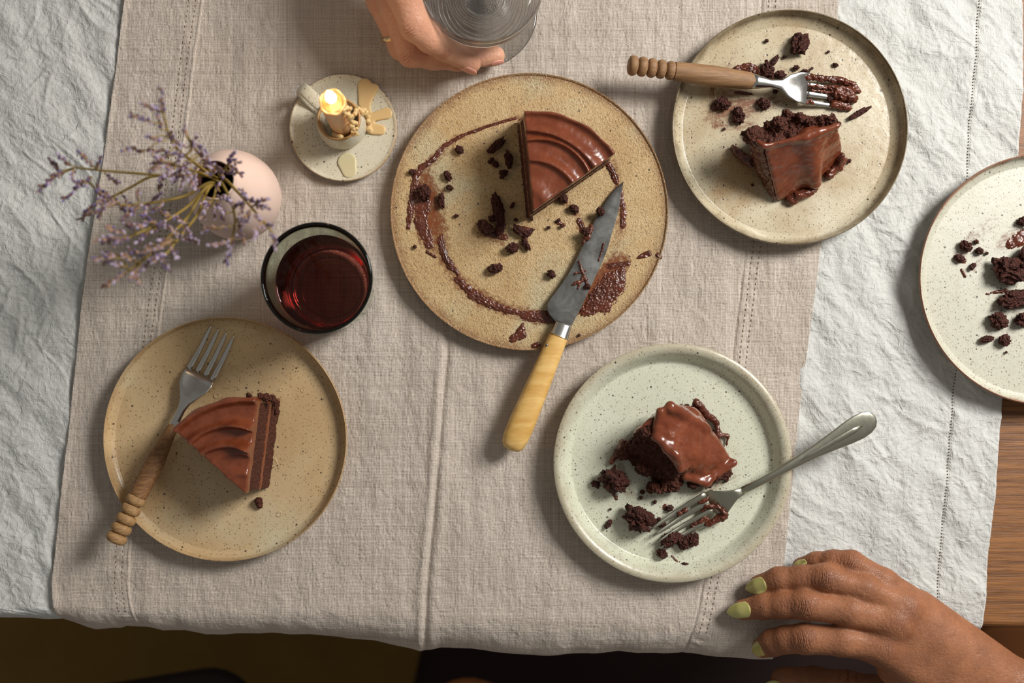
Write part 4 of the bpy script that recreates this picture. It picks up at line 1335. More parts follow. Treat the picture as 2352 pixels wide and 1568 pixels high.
for (u, v, r) in [(1801, 132, 4), (1864, 158, 3), (1902, 120, 3), (1940, 249, 3), (1663, 297, 3), (1728, 425, 3), (1780, 211, 5), (1700, 168, 4)]:
    crumb(u, v, r, r * 1.2, u * 7, z_p, 'tiny dark cake crumb, one of the specks scattered on the cream glazed plate', 'tiny crumbs on the cream plate')
GRP_C = 'crumbs on the green plate'
for q in [(1408, 1102, 26, 32, 20, 'large cake chunk at the left of the pale green plate'), (1368, 1111, 8, 11, 20, 'small cake crumb touching the left end of the large chunk on the green plate'), (1463, 1190, 28, 33, 35, 'large cake chunk at the tips of the fork tines on the green plate'),
          (1397, 1203, 6, 12, -55, 'small upright cake crumb left of the chunk at the fork tips'), (1520, 1271, 10, 12, 30, 'round cake crumb below the fork tines on the green plate'), (1540, 1236, 16, 24, -30, 'cake crumb caught under the lowest fork tines on the green plate'),
          (1566, 1246, 13, 18, 60, 'knobbly cake crumb below the lowest tine of the old silver fork'), (1588, 1238, 14, 17, -40, 'rightmost cake crumb below the tines of the old silver fork'), (1475, 1129, 5, 6, 0, 'tiny crumb between the large chunk and the broken cake on the green plate'),
          (1576, 1298, 6, 11, 30, 'frosted flake near the lower rim of the green plate'), (1518, 1202, 8, 12, 0, 'small crumb between the fork tips and the cake chunk')]:
    crumb(q[0], q[1], q[2], q[3], q[4], z_p, q[5], GRP_C, flat=.75 if q[2] > 20 else .62)
for (u, v, r) in [(1472, 1142, 4), (1504, 1152, 4), (1538, 1166, 7), (1560, 1183, 5), (1512, 1191, 4), (1668, 1103, 4), (1402, 1169, 2.5)]:
    crumb(u, v, r, r * 1.2, u * 7, z_p, 'tiny dark cake crumb, one of the specks scattered on the pale green plate', 'tiny crumbs on the green plate')
GRP_D = 'crumbs on the rusty rimmed plate'
for q in [(2215, 566, 12, 14, 40, 'dark cake crumb in the smear at the left of the rusty rimmed plate'), (2247, 577, 8, 9, 0, 'round crumb right of the larger one in the smear on the rusty rimmed plate'), (2241, 556, 5, 6, 0, 'small crumb above the round one on the rusty rimmed plate'),
          (2202, 594, 8, 12, 20, 'frosted crumb at the lower left of the smear on the rusty rimmed plate'), (2232, 612, 6, 9, -50, 'small crumb at the lower end of the smear on the rusty rimmed plate'), (2265, 582, 4, 4, 0, 'tiny crumb at the right end of the smear on the rusty rimmed plate'),
          (2310, 622, 26, 40, 25, 'large frosted cake chunk at the right edge, middle of the rusty rimmed plate'), (2352, 600, 24, 34, -50, 'large cake chunk cut off by the photo edge above the middle chunk'), (2330, 688, 20, 42, -12, 'long frosted cake chunk below the largest one at the right edge'),
          (2287, 736, 16, 21, 40, 'ragged cake crumb below the long chunk on the rusty rimmed plate'), (2348, 735, 16, 20, 0, 'cake crumb cut off by the right photo edge beside the ragged one'), (2347, 510, 10, 14, 0, 'uppermost cake crumb at the right edge on the rusty rimmed plate'),
          (2264, 779, 8, 14, -15, 'flat crumb near the bottom of the rusty rimmed plate, left of its twin'), (2303, 781, 12, 14, -30, 'knobbly crumb near the bottom of the rusty rimmed plate, right of its twin'), (2310, 809, 3, 3, 0, 'dark crumb speck below the two lowest crumbs on the rusty rimmed plate')]:
    crumb(q[0], q[1], q[2], q[3], q[4], z_p, q[5], GRP_D)
# ---------------------------------------------------------------- cutlery
def wood_handle(L, rings, body_r, mat_ring, mat_body, R, A, root):
    """turned handle along local x from 0: beads, then a body that swells and narrows"""
    bead_L, n, rr = rings
    xs, rs = [0.0, .0006], [.0005, rr * .55]
    prof = []
    for k in range(n):
        m = 9
        for i in range(m):
            t = i / (m - 1)
            prof.append(((k + t) * bead_L, rr * (1 - .02 * k) * (.62 + .38 * math.sqrt(max(0, 1 - (2 * t - 1) ** 2)))))
    body = []
    x0 = n * bead_L - .0004
    xb = np.linspace(x0, L, 16)
    t = np.linspace(0, 1, 16)
    rb = np.interp(t, [0, .15, .5, .85, .97, 1], [body_r[0], body_r[1], body_r[2], body_r[3], body_r[3] * .97, body_r[3] * .8])
    hb = part('handle', xf(bar(list(xb), list(rb), [0] * 16, list(rb * .9), 28), R, A), mat_body, parent=root, sharp=60)
    for k in range(n):
        q = prof[k * 9:(k + 1) * 9]
        q = [(q[0][0], q[0][1] * .3)] + q + [(q[-1][0] + .0003, q[-1][1] * .8)]
        part('bead', xf(bar([p[0] for p in q], [p[1] for p in q], [0] * len(q), [p[1] * .95 for p in q], 28), R, A), mat_ring, parent=hb)

def fork_head(x0, xs, ws, zs, ths, dish, xt0, xt1, ys, tipspread, R, A, mat, root, tw=.0017, zt=None, tth=.0009):
    o = part('fork_head', xf(bar(xs, ws, zs, ths, 28, 2.4, dish=dish), R, A), mat, parent=root)
    n = 12
    t = np.linspace(0, 1, n)
    for k, y in enumerate(ys):
        xx = xt0 + (xt1 - xt0) * t
        yy = y * (1 + (tipspread - 1) * t)
        ww = np.interp(t, [0, .3, .8, 1], [tw * 1.12, tw, tw * .75, tw * .18])
        zz = np.interp(xx, [xt0, (xt0 + xt1) / 2, xt1], zt) + dish[-1] * (y / ws[-1]) ** 2 * (1 - t)
        V, F = bar(list(xx), list(ww), list(zz), list(np.interp(t, [0, .8, 1], [tth, tth * .8, tth * .3])), 12, 2.4, yc=list(yy))
        part('tine', xf((V, F), R, A), mat, parent=o)

# fork on the cream plate: beech handle with five turned beads
A = W(1443, 149, .0320); B = W(1966, 218, .0135)
R_, A_ = frame(A, B, .10)
L = np.linalg.norm(B - A)
fk = thing('dessert_fork', A, 'fork with a turned beech handle lying across the cream glazed plate, tines coated in frosting', 'fork')
wood_handle(L * .545, (.0071, 5, .0074), (.0066, .0072, .0076, .0066), MAT_BEECH, MAT_BEECH, R_, A_, fk)
x1 = L * .545 - .001; xr = L * .79
xs = [x1, x1 + .004, x1 + .014, x1 + .022, x1 + .028, x1 + .036, x1 + .043, xr]
fork_head(0, xs, [.0056, .0050, .0030, .0038, .0084, .0112, .0117, .0117], [0, 0, .0006, .001, .0008, -.0006, -.0018, -.0026], [.0048, .0042, .0021, .0016, .0012, .0010, .0009, .0008],
          [0, 0, 0, .0003, .001, .0018, .002, .0018], xr - .001, L, [-.0094, -.0032, .0032, .0094], 1.02, R_, A_, MAT_STEEL, fk, .0019, [-.0026, -.0040, -.0026])
lo = np.minimum(A_ + R_ @ [xr - .012, -.016, -.012], A_ + R_ @ [L + .006, .016, .012]) - .004
hi = np.maximum(A_ + R_ @ [xr - .012, -.016, -.012], A_ + R_ @ [L + .006, .016, .012]) + .004
F = Field(np.minimum(lo, hi), np.maximum(lo, hi), .0006)
lp = lambda x, y, z: A_ + R_ @ np.array([x, y, z])
for a, b, ra, rb in [((xr - .003, .0085, -.001), (L - .012, .0095, -.002), .0022, .0024), ((L - .014, .0095, -.002), (L - .001, .0075, -.001), .0024, .0018), ((xr - .009, .002, -.001), (L - .018, .0035, -.002), .0008, .0016),
                     ((L - .018, .0034, -.002), (L + .001, .0034, -.001), .0022, .0024), ((L - .014, -.001, -.002), (L - .001, -.003, -.0015), .0036, .0034), ((L - .015, -.0085, -.003), (L - .004, -.0095, -.003), .0034, .0030), ((L - .003, -.004, -.002), (L - .003, .003, -.002), .0028, .0028),
                     ((xr - .010, -.0095, -.001), (xr + .004, -.0095, -.002), .0012, .0018), ((xr + .002, .000, -.0032), (L - .012, .0, -.0035), .001, .0014)]:
    F.cone(lp(*a), lp(*b), ra, rb, .001)
V, Q = rough_mesh(F, .0011, 330, 4)
part('frosting_smear', (V, Q), MAT_FROST_D, parent=fk, label='dark frosting and crumbs on the tines')['kind'] = 'stuff'

# fork on the tan plate: darker worn handle
A = W(262, 1246, .0308); B = W(511, 756, .0130)
R_, A_ = frame(A, B, 0)
L = np.linalg.norm(B - A)
fk2 = thing('dessert_fork', A, 'clean fork with a worn dark wooden handle and pale beads leaning on the tan plate', 'fork')
wood_handle(L * .545, (.0077, 5, .0079), (.0066, .0070, .0070, .0046), MAT_BEECH_L, MAT_WALNUT, R_, A_, fk2)
x1 = L * .545 - .001; xr = L * .792
xs = [x1, x1 + .006, x1 + .014, x1 + .020, x1 + .026, x1 + .032, x1 + .038, xr]
fork_head(0, xs, [.0036, .0032, .0030, .0042, .0072, .0106, .0120, .0118], [0, .0004, .0008, .001, .0006, -.0010, -.0026, -.0040], [.0032, .0026, .0020, .0015, .0012, .0010, .0009, .0008],
          [0, 0, 0, .0003, .001, .0020, .0022, .002], xr - .001, L, [-.0098, -.0034, .0034, .0098], 0.96, R_, A_, MAT_STEEL, fk2, .0019, [-.0040, -.0054, -.0020])

# old silver fork on the green plate
A = W(2012, 958, .0310); B = W(1503, 1238, .0165)
R_, A_ = frame(A, B, -.12)
L = np.linalg.norm(B - A)
fk3 = thing('dessert_fork', A, 'old silver fork with a rounded spatula-shaped handle end resting on the thick green rim', 'fork')
xh = [0, .0006, .003, .008, .015, .024, .036, .050, .066, .082, .098, .112]
wh = [.0008, .0035, .0066, .0088, .0094, .0086, .0068, .0050, .0038, .0030, .0027, .0030]
zh = [-.001, -.0008, -.0004, .0, .0006, .0010, .0014, .0016, .0020, .0022, .0014, .0002]
th = [.0003, .0006, .0009, .0011, .0012, .0013, .0014, .0016, .0018, .0020, .0020, .0018]
ho = part('handle', xf(bar(xh, wh, zh, th, 24, 2.2), R_, A_), MAT_PEWTER, parent=fk3)
part('handle_ridge', xf(bar([.012, .02, .035, .055, .07], [.0006, .0024, .0022, .0016, .0004], [.0018, .0022, .0026, .0030, .0036], [.0001, .0006, .0007, .0007, .0002], 10), R_, A_), MAT_PEWTER, parent=ho)
xr = L * .735
xs = [.1115, .118, .124, .130, xr - .006, xr]
fork_head(0, xs, [.0030, .0040, .0072, .0104, .0120, .0120], [.0002, -.0006, -.0016, -.0030, -.0044, -.0052], [.0018, .0015, .0013, .0011, .0010, .0009], [0, .0003, .001, .0020, .0024, .0022],
          xr - .001, L, [-.0102, -.0035, .0035, .0102], .78, R_, A_, MAT_PEWTER, fk3, .0021, [-.0052, -.0052, .0006])
lp = lambda x, y, z: A_ + R_ @ np.array([x, y, z])
c = [lp(xr - .014, -.018, -.012), lp(xr + .024, .018, .008), lp(xr - .014, .018, -.012), lp(xr + .024, -.018, .008)]
F = Field(np.min(c, 0) - .003, np.max(c, 0) + .003, .0006)
for a, b, ra, rb in [((xr - .006, .0095, -.001), (xr - .004, .0025, -.0035), .0022, .0016), ((xr - .004, .0025, -.0035), (xr + .004, -.002, -.004), .0016, .0014), ((xr - .004, .011, -.002), (xr + .010, .0108, -.003), .0030, .0020), ((xr + .008, .007, -.005), (xr + .020, .0068, -.005), .0020, .0016),
                     ((xr + .002, -.0068, -.0052), (xr + .006, -.0068, -.0052), .0026, .0020), ((xr + .0, .0, -.0052), (xr + .008, .0, -.005), .0016, .0012), ((xr + .024, -.007, -.003), (xr + .018, -.007, -.003), .0014, .0018)]:
    F.cone(lp(*a), lp(*b), ra, rb, .001)
V, Q = rough_mesh(F, .0010, 330, 4)
part('frosting_smear', (V, Q), MAT_FROST_D, parent=fk3, label='dark frosting caught at the roots of the tines')['kind'] = 'stuff'

# ---------------------------------------------------------------- cake knife
kn = thing('cake_knife', W(1280, 760, .02), 'cake knife with a worn grey blade and yellow boxwood handle resting on the serving plate', 'knife')
zt_, zh_ = H_CP + .0022, .0215
def kh(v):
    return np.interp(v, [418, 760, 1035], [zt_, .0185, .0175])
right = [(1431.5, 418), (1424, 470), (1410, 540), (1386, 612), (1358, 665), (1335, 705), (1311, 752)]
left = [(1429, 418), (1396, 452), (1362, 510), (1335, 570), (1308, 630), (1280, 675), (1262, 690), (1257, 706), (1262, 722), (1272, 734), (1276, 742)]
def arc_resample(P, n):
    P = smooth_profile(P, 8)
    d = np.concatenate([[0], np.cumsum(np.hypot(*np.diff(P, axis=0).T))])
    s = np.linspace(0, d[-1], n)
    return np.stack([np.interp(s, d, P[:, 0]), np.interp(s, d, P[:, 1])], 1)
N_ = 60
Rr = arc_resample([(1431.5, 418), (1427, 440), (1421, 480), (1407, 530), (1388, 590), (1360, 650), (1335, 705), (1311, 750)], N_)
Ll = arc_resample([(1430.5, 418), (1408, 440), (1382, 478), (1354, 530), (1331, 580), (1312, 618), (1286, 658), (1262, 690), (1257, 704), (1260, 718), (1268, 730), (1277, 740)], N_)
rings = []
for i in range(N_):
    a, b = Ll[i], Rr[i]
    ring = []
    for t, dz in [(0, .0002), (.12, .0007), (.5, .0011), (1, .0014), (1, -.0006), (.5, -.0005), (.12, -.0002), (0, 0)]:
        p = a + (b - a) * t
        q = W(p[0], p[1], kh(p[1]))
        q[2] += dz + .001
        ring.append(q)
    rings.append(np.array(ring))
part('blade', loft(rings), MAT_BLADE, parent=kn, sharp=30)
# ferrule and handle along their common axis
A = W(1296, 742, kh(742) + .0012); B = W(1172, 1034, kh(1034))
R_, A_ = frame(A, B)
L = np.linalg.norm(B - A)
k_ = k_at(.018)
fx = [0, .0006, .0015, .0095, .0105, .011]
part('ferrule', xf(bar(fx, [.0056, .0062, .0066, .0072, .0076, .0070], [0] * 6, [.0044, .0050, .0054, .0062, .0066, .006], 32, 2.6), R_, A_), MAT_STEEL, parent=kn, sharp=50)
t = np.array([0, .02, .15, .35, .55, .75, .88, .95, .985, 1.0])
hx = .0105 + (L - .0105) * t
hw = np.array([.0070, .0072, .0078, .0086, .0094, .0100, .0098, .0086, .0062, .0020])
kh_ = part('handle', xf(bar(list(hx), list(hw), [0, 0, .0002, .0004, .0005, .0004, 0, 0, 0, 0], list(hw * .80), 36, 2.5), R_, A_), MAT_BOX, parent=kn)
c = W(1256, 792, kh(792) + .0062)
part('rivet', lathe([(0.00005, c[2] + .0004), (.0009, c[2] + .0003), (.0011, c[2] - .0010)], 16, c[0], c[1]), MAT_BLADE, parent=kh_)
F = Field(W(1275, 680, .010) - .002, W(1440, 430, .030) + .002, .0005)
zb = lambda v: kh(v) + .0026
for a, b, ra, rb in [((1358, 520), (1350, 545), .0018, .0022), ((1345, 545), (1338, 560), .0015, .001), ((1320, 628), (1345, 622), .0008, .0006), ((1322, 650), (1348, 640), .0012, .0010), ((1330, 600), (1350, 655), .0006, .0012), ((1315, 655), (1325, 645), .0008, .0006), ((1375, 600), (1387, 560), .0006, .0008), ((1344, 660), (1350, 656), .0014, .0014), ((1340, 630), (1328, 662), .0008, .0007), ((1260, 712), (1275, 735), .0012, .0014)]:
    F.cone(W(*a, zb(a[1])), W(*b, zb(b[1])), ra, rb, .0008)
V, Q = rough_mesh(F, .0007, 500, 3)
part('frosting_smear', (V, Q), MAT_FROST_D, parent=kn, label='brown frosting smeared on the blade')['kind'] = 'stuff'
crumb(1379, 486, 9, 10, 20, kh(486) + .0026, 'round cake crumb sitting on the knife blade near its tip', None)
crumb(1345, 532, 8, 10, 50, kh(532) + .0026, 'cake crumb stuck on the left edge of the knife blade', None)
crumb(1349, 658, 6, 7, 0, kh(658) + .0026, 'cake crumb on the right edge of the blade nearer the handle', None)

# ---------------------------------------------------------------- chamberstick and candle
base = np.array([-319 * S, 581 * S])
bx, by = base
zb_ = T + .0032
mcs = stoneware('white_speckled_glaze', srgb(206, 198, 174), srgb(214, 206, 184), srgb(166, 132, 88), .0408, .0016, .7, .34, 0, 30, rim_amt=.8)
ch = thing('candle_holder', (bx, by, zb_), 'cream speckled ceramic chamberstick with a loop handle and spilled wax', 'candle holder')
rs_ = 123 * k_at(.009)
P = smooth_profile([(0.0003, 0), (rs_ * .6, 0), (rs_ * .9, .0012), (rs_, .0040), (rs_ * .998, .0056), (rs_ * .97, .0056), (rs_ * .9, .0046), (rs_ * .6, .0042), (rs_ * .45, .0044), (.0002, .0044)], 5)
P[:, 1] += zb_
part('saucer', lathe(P, 128, bx, by, .006, 2), mcs, parent=ch)
P = smooth_profile([(.0150, .0040), (.0172, .0060), (.0182, .0100), (.0182, .016), (.0174, .023), (.0162, .0285), (.0156, .0300), (.0148, .0300), (.0138, .0280), (.0132, .020), (.0130, .010), (.0120, .0075), (.0002, .0070)], 5)
P[:, 1] += zb_
cupc = (bx + .0000, by + .0006)
cc_ = part('candle_cup', lathe(P, 96, cupc[0], cupc[1], .012, 1), mcs, parent=ch)
P = smooth_profile([(.0161, .0292), (.0161, .0306), (.0153, .0313), (.0143, .0308), (.0140, .0290)], 4); P[:, 1] += zb_
mrim = stoneware('toasted_rim', srgb(176, 132, 78), srgb(196, 160, 108), srgb(170, 120, 70), 1, .002, .6, .4, 0, 60)
part('cup_rim', lathe(P, 96, cupc[0], cupc[1], .012, 1), mrim, parent=cc_)
hp = np.array([W(742, 246, .030), W(722, 228, .033), W(703, 210, .0325), W(694, 203, .027), W(693, 207, .020), W(703, 220, .013), W(722, 240, .0085), W(742, 256, .008)])
hp = smooth_profile(hp, 6)
side = np.array([.70, .72, 0]); side /= np.linalg.norm(side)
rings = []
for i, p in enumerate(hp):
    tt = hp[min(i + 1, len(hp) - 1)] - hp[max(0, i - 1)]; tt /= np.linalg.norm(tt)
    nn = np.cross(tt, side); nn /= np.linalg.norm(nn)
    a = np.linspace(0, 2 * PI, 16, endpoint=False)
    rings.append(p + side * (np.sign(np.cos(a)) * np.abs(np.cos(a)) ** .7 * .0048)[:, None] + nn * (np.sign(np.sin(a)) * np.abs(np.sin(a)) ** .8 * .0018)[:, None])
part('loop_handle', loft(rings), mcs, parent=ch)

cd = thing('candle', (bx + .0005, by, zb_ + .009), 'lit beeswax candle dripping wax in the cream chamberstick', 'candle')
cx, cy = W(763.5, 234, .090)[:2]
sx_, sy_ = bx + .0004, by - .0012
rings = []
a = np.linspace(0, 2 * PI, 64, endpoint=False)
for z, r in [(.0075, .0084), (.02, .0085), (.05, .0087), (.078, .0090), (.086, .0092), (.0895, .0093), (.0908, .0089), (.0905, .0080), (.0892, .0070), (.0886, .0062), (.0884, .0002)]:
    t = z / .09
    wob = 1 + .035 * np.sin(5 * a + 1) * np.exp(-((z - .089) / .006) ** 2)
    zz = z + .0008 * np.sin(7 * a) * np.exp(-((z - .0905) / .0012) ** 2)
    rings.append(np.stack([sx_ + (cx - sx_) * t + r * wob * np.cos(a), sy_ + (cy - sy_) * t + r * wob * np.sin(a), T + zz], 1))
part('wax_body', loft(rings), MAT_WAX, parent=cd)
V, F_ = lathe([(.0069, T + .08955), (.004, T + .0895), (.0001, T + .0895)], 48, cx, cy)
part('molten_pool', (V, F_), MAT_WAX_TOP, parent=cd)
part('wick', tube([(cx - .0003, cy, T + .088), (cx, cy, T + .093), (cx + .0006, cy + .0004, T + .0975)], .0006), MAT_WICK, parent=cd)
P = smooth_profile([(.0002, .0935), (.0022, .0950), (.0036, .0985), (.0038, .1020), (.0026, .1085), (.0010, .1150), (.0001, .1190)], 5)
P[:, 1] += T
part('flame', lathe(P, 32, cx + .0004, cy + .0002), MAT_FLAME, parent=cd)
pl = bpy.data.lights.new('candle_glow', 'POINT'); pl.energy = 0.05; pl.color = (1, .62, .28); pl.shadow_soft_size = .005
po = bpy.data.objects.new('candle_glow', pl); COL.objects.link(po); po.location = (cx, cy, T + .1215)

F = Field((bx - .03, by - .05, T + .003), (bx + .05, by + .05, T + .10), .0006)
zs_ = .0085
def wp(u, v, h): return W(u, v, h)
for A, B, ra, rb in [((838, 235, zs_), (842, 208, zs_), .0052, .0066), ((842, 208, zs_), (838, 196, zs_), .0062, .0056), ((842, 225, zs_), (860, 202, zs_), .0036, .0036), ((868, 265, zs_), (888, 260, zs_), .0036, .0046), ((850, 272, zs_), (868, 265, zs_), .0034, .0034), ((856, 296, zs_), (874, 298, zs_), .0044, .0040), ((840, 240, zs_), (846, 262, zs_), .003, .003), ((848, 268, zs_), (852, 292, zs_), .0030, .0034)]:
    F.cone(wp(*A), wp(*B), ra, rb, .0015)
X, Y, Z = F.grid()
F.d = smax(F.d, (Z - (T + zs_ + .0006)).astype(np.float32) + 0 * F.d, .0012)
# beads of wax running down from the candle lip, over the cup and onto the saucer
rr_ = random.Random(4)
pth = [(cx + .0080, cy - .0035, .088), (cx + .0095, cy - .006, .080), (cx + .0098, cy - .0070, .068), (cx + .0095, cy - .0080, .055), (cx + .0098, cy - .010, .042), (bx + .0135, by + .0075, .0345), (bx + .0165, by + .0060, .030), (bx + .0185, by + .0050, .022), (bx + .0195, by + .0030, .014), (bx + .0200, by - .0020, .010)]
pth = smooth_profile(pth, 4)
for i, p in enumerate(pth):
    F.ball((p[0] + rr_.uniform(-.0012, .0012), p[1] + rr_.uniform(-.0018, .0018), T + p[2]), rr_.uniform(.0013, .0022), .0010)
    F.ball((p[0] + rr_.uniform(-.003, .003), p[1] + rr_.uniform(-.003, .003), T + p[2] - .001), rr_.uniform(.0011, .0018), .0010)
V, Q = F.mesh(); V = relax(V, Q, 1)
part('wax_drips', (V, Q), MAT_WAX_D, parent=cd)
F = Field(W(745, 420, .006) - .004, W(850, 340, .012) + .004, .0005)
F.cone(W(797, 372, .0085), W(802, 392, .0085), .0072, .0056, .001)
X, Y, Z = F.grid(); F.d = smax(F.d, (Z - (T + .0087)).astype(np.float32) + 0 * F.d, .0008)
V, Q = F.mesh(); V = relax(V, Q, 1)
mpale = wax('pale_wax', srgb(208, 196, 156), .3)
part('wax_puddle', (V, Q), mpale, parent=cd)
F = Field(W(735, 350, .030) - .004, W(810, 290, .040) + .004, .0005)
F.cone(W(768, 309, .030), W(783, 316, .0325), .0022, .0024, .001)
F.ball(W(740, 268, .034), .0026, .001); F.ball(W(744, 262, .040), .0020, .001)
V, Q = F.mesh(); V = relax(V, Q, 1)
part('wax_drips', (V, Q), MAT_WAX_D, parent=cd)

# ---------------------------------------------------------------- tumbler with a red drink
gc = W(769, 665, 0)[:2]
gl = thing('tumbler', (gc[0], gc[1], Z0), 'thick greenish glass tumbler half full of a dark red drink', 'glass')
zg = Z0 - .0008
gx_, gy_ = gc
outer = [(.0002, .0012), (.020, .0012), (.0235, .0), (.0275, .0005), (.0300, .004), (.0318, .014), (.0335, .030), (.0355, .055), (.0372, .075), (.0382, .088), (.0381, .0905), (.0370, .0912), (.0360, .0900), (.0352, .085), (.0340, .070), (.0322, .050), (.0306, .030), (.0292, .015), (.0270, .0108), (.020, .0098), (.0002, .0096)]
P = smooth_profile(outer, 5); P[:, 0] = np.maximum(P[:, 0], .0001); P[:, 1] += zg
part('glass', lathe(P, 128, gx_, gy_), MAT_GLASS_G, parent=gl)
dr = [(.0001, .01005), (.020, .01025), (.0268, .0112), (.02905, .0153), (.03045, .030), (.0320, .050), (.03285, .0600), (.03305, .0617), (.0322, .0609), (.030, .0607), (.02, .0606), (.0001, .0606)]
P = smooth_profile(dr, 4); P[:, 0] = np.maximum(P[:, 0], .0001) + .0004 * (P[:, 0] > .02); P[:, 0] = np.maximum(P[:, 0], .0001); P[:, 1] += zg
o = part('red_drink', lathe(P, 128, gx_, gy_), MAT_DRINK, origin=(gx_, gy_, zg + .01))
tag(o, 'dark red drink filling two thirds of the thick glass tumbler', 'drink')

# ---------------------------------------------------------------- ribbed coupe of water, held at the top
wc = W(1108, 28, .003)[:2]
wx_, wy_ = wc
cg = thing('ribbed_glass', (wx_, wy_, T), 'clear ribbed stemmed glass of water held by the pale hand at the top', 'glass')
zf = T + .0026
rf = 123 * k_at(.003)
P = smooth_profile([(.0001, .0), (.02, .0), (rf - .001, 0), (rf, .0008), (rf - .0012, .0018), (rf * .6, .0026), (.018, .0042), (.0100, .0080), (.0001, .0085)], 5)
P[:, 1] += zf
part('foot', lathe(P, 128, wx_, wy_), MAT_GLASS, parent=cg)
P = smooth_profile([(.0001, .0086), (.0096, .0088), (.0108, .012), (.0116, .018), (.0118, .0232), (.0001, .0238)], 5)
P[:, 1] += zf
part('stem', lathe(P, 64, wx_, wy_), MAT_GLASS, parent=cg)
bowl_r = smooth_profile([(.0110, .0240), (.0190, .0256), (.0290, .0300), (.0360, .0370), (.0405, .0460), (.0428, .0560), (.0436, .0650)], 20)
L_ = np.concatenate([[0], np.cumsum(np.hypot(*np.diff(bowl_r, axis=0).T))])
amp_ = .00075 * sstep(.013, .018, bowl_r[:, 0]) * (1 - sstep(.058, .062, bowl_r[:, 1]))
rb_ = bowl_r + np.stack([np.sin(L_ / .0021 * 2 * PI) * amp_ * .6, -np.sin(L_ / .0021 * 2 * PI) * amp_ * .8], 1)
inn = np.stack([bowl_r[:, 0] - .0013, bowl_r[:, 1] + .0013], 1)[::-1]
inn[0, 1] = .0655
P = np.concatenate([[(.0001, .0240)], rb_, [(.0435, .0660), (.0429, .0663)], inn, [(.0001, .0253)]])
P[:, 1] += zf
n_ = 200
V, F_ = lathe(P, n_, wx_, wy_)
# the ribs wind slowly round the bowl: shear the rings along the profile
part('bowl', (V, F_), MAT_GLASS, parent=cg)
wi = bowl_r[bowl_r[:, 1] < .057]
P = np.concatenate([[(.0001, .0258)], np.stack([np.maximum(wi[:, 0] - .0008, .0001), wi[:, 1] + .0008], 1)[2:], [(wi[-1, 0] - .0008, .0592), (.03, .0588), (.0001, .0588)]])
P[:, 1] += zf
o = part('water', lathe(P, 128, wx_, wy_), MAT_WATER, origin=(wx_, wy_, zf + .026))
tag(o, 'clear water inside the ribbed stemmed glass', 'water')

# ---------------------------------------------------------------- vase and dried flowers
vx, vy = -542 * S, 411 * S
vz = Z0 - .001
va = thing('bud_vase', (vx, vy, vz), 'small round pale pink clay bud vase holding dried purple flowers', 'vase')
P = smooth_profile([(.0001, 0), (.017, 0), (.021, .0015), (.0275, .012), (.0312, .026), (.0318, .040), (.0298, .056), (.0255, .070), (.0195, .083), (.0158, .092), (.0140, .0970), (.0138, .1000), (.0134, .1012), (.0126, .1010)], 6)
P[:, 1] += vz
part('vase_body', lathe(P, 128, vx, vy, .003, 1), MAT_VASE, parent=va)
P = smooth_profile([(.0126, .1010), (.0120, .1000), (.0120, .0960), (.0140, .080), (.0200, .060), (.020, .030), (.0001, .020)], 5)
P[:, 1] += vz
part('vase_lining', lathe(P, 96, vx, vy, .003, 1), MAT_VASE_IN, parent=va)

fr = random.Random(21)
def floret_into(Vs, Fs, Ms, p, d, ln, wd, mi):
    d = d / (np.linalg.norm(d) + 1e-9)
    a = np.cross(d, [.3, .2, .9]); a /= np.linalg.norm(a) + 1e-9
    b = np.cross(d, a)
    n = len(Vs)
    Vs.append(p)
    for (t, r) in ((.35, 1.0), (.75, .85)):
        for k in range(5):
            an = k * 2 * PI / 5 + t
            Vs.append(p + d * ln * t + (a * math.cos(an) + b * math.sin(an)) * wd * r)
    Vs.append(p + d * ln)
    for k in range(5):
        j = (k + 1) % 5
        Fs.append((n, n + 1 + j, n + 1 + k)); Ms.append(mi[0])
        Fs.append((n + 1 + k, n + 1 + j, n + 6 + j, n + 6 + k)); Ms.append(mi[0])
        Fs.append((n + 6 + k, n + 6 + j, n + 11)); Ms.append(mi[1])

def spike(root, a, b, dens=1.0, pale=False):
    """a row of small flowers from a to b (u, v, h), drawn at real height"""
    A, B = W(*a), W(*b)
    ax = B - A
    L = np.linalg.norm(ax); ax /= L
    n = max(6, int(L / .0010 * dens))
    up = np.array([0, 0, 1.0])
    s = np.cross(ax, up); s /= np.linalg.norm(s) + 1e-9
    w = np.cross(s, ax)
    Vs, Fs, Ms = [], [], []
    # the spike's own little stem
    tv, tf = tube([A, (A + B) / 2 + w * .0006, B], [.0005, .0004, .0003], 5)
    for v_ in tv: Vs.append(v_)
    for f_ in tf: Fs.append(f_); Ms.append(0)
    for i in range(n):
        t = (i + .5) / n
        p = A + ax * L * t + w * .0006 * math.sin(PI * t)
        an = fr.uniform(0, 2 * PI)
        out = s * math.cos(an) + w * math.sin(an) * .8
        d = ax * fr.uniform(.8, 1.3) + out * fr.uniform(.35, .8)
        ln = fr.uniform(.0024, .0040); wd = fr.uniform(.0007, .0011)
        r = fr.random()
        mi = (1 if r < .45 else 2, (4 if fr.random() < (.65 if pale else .3) else 3))
        if fr.random() < .35: mi = (mi[1], mi[1])
        floret_into(Vs, Fs, Ms, p + out * .0003, d, ln, wd, mi)
    return part('flower_spike', (np.array(Vs), Fs), [MAT_STEM, MAT_CALYX, MAT_CALYX_D, MAT_PETAL, MAT_PETAL_L], parent=root, smooth=False, mat_idx=Ms)

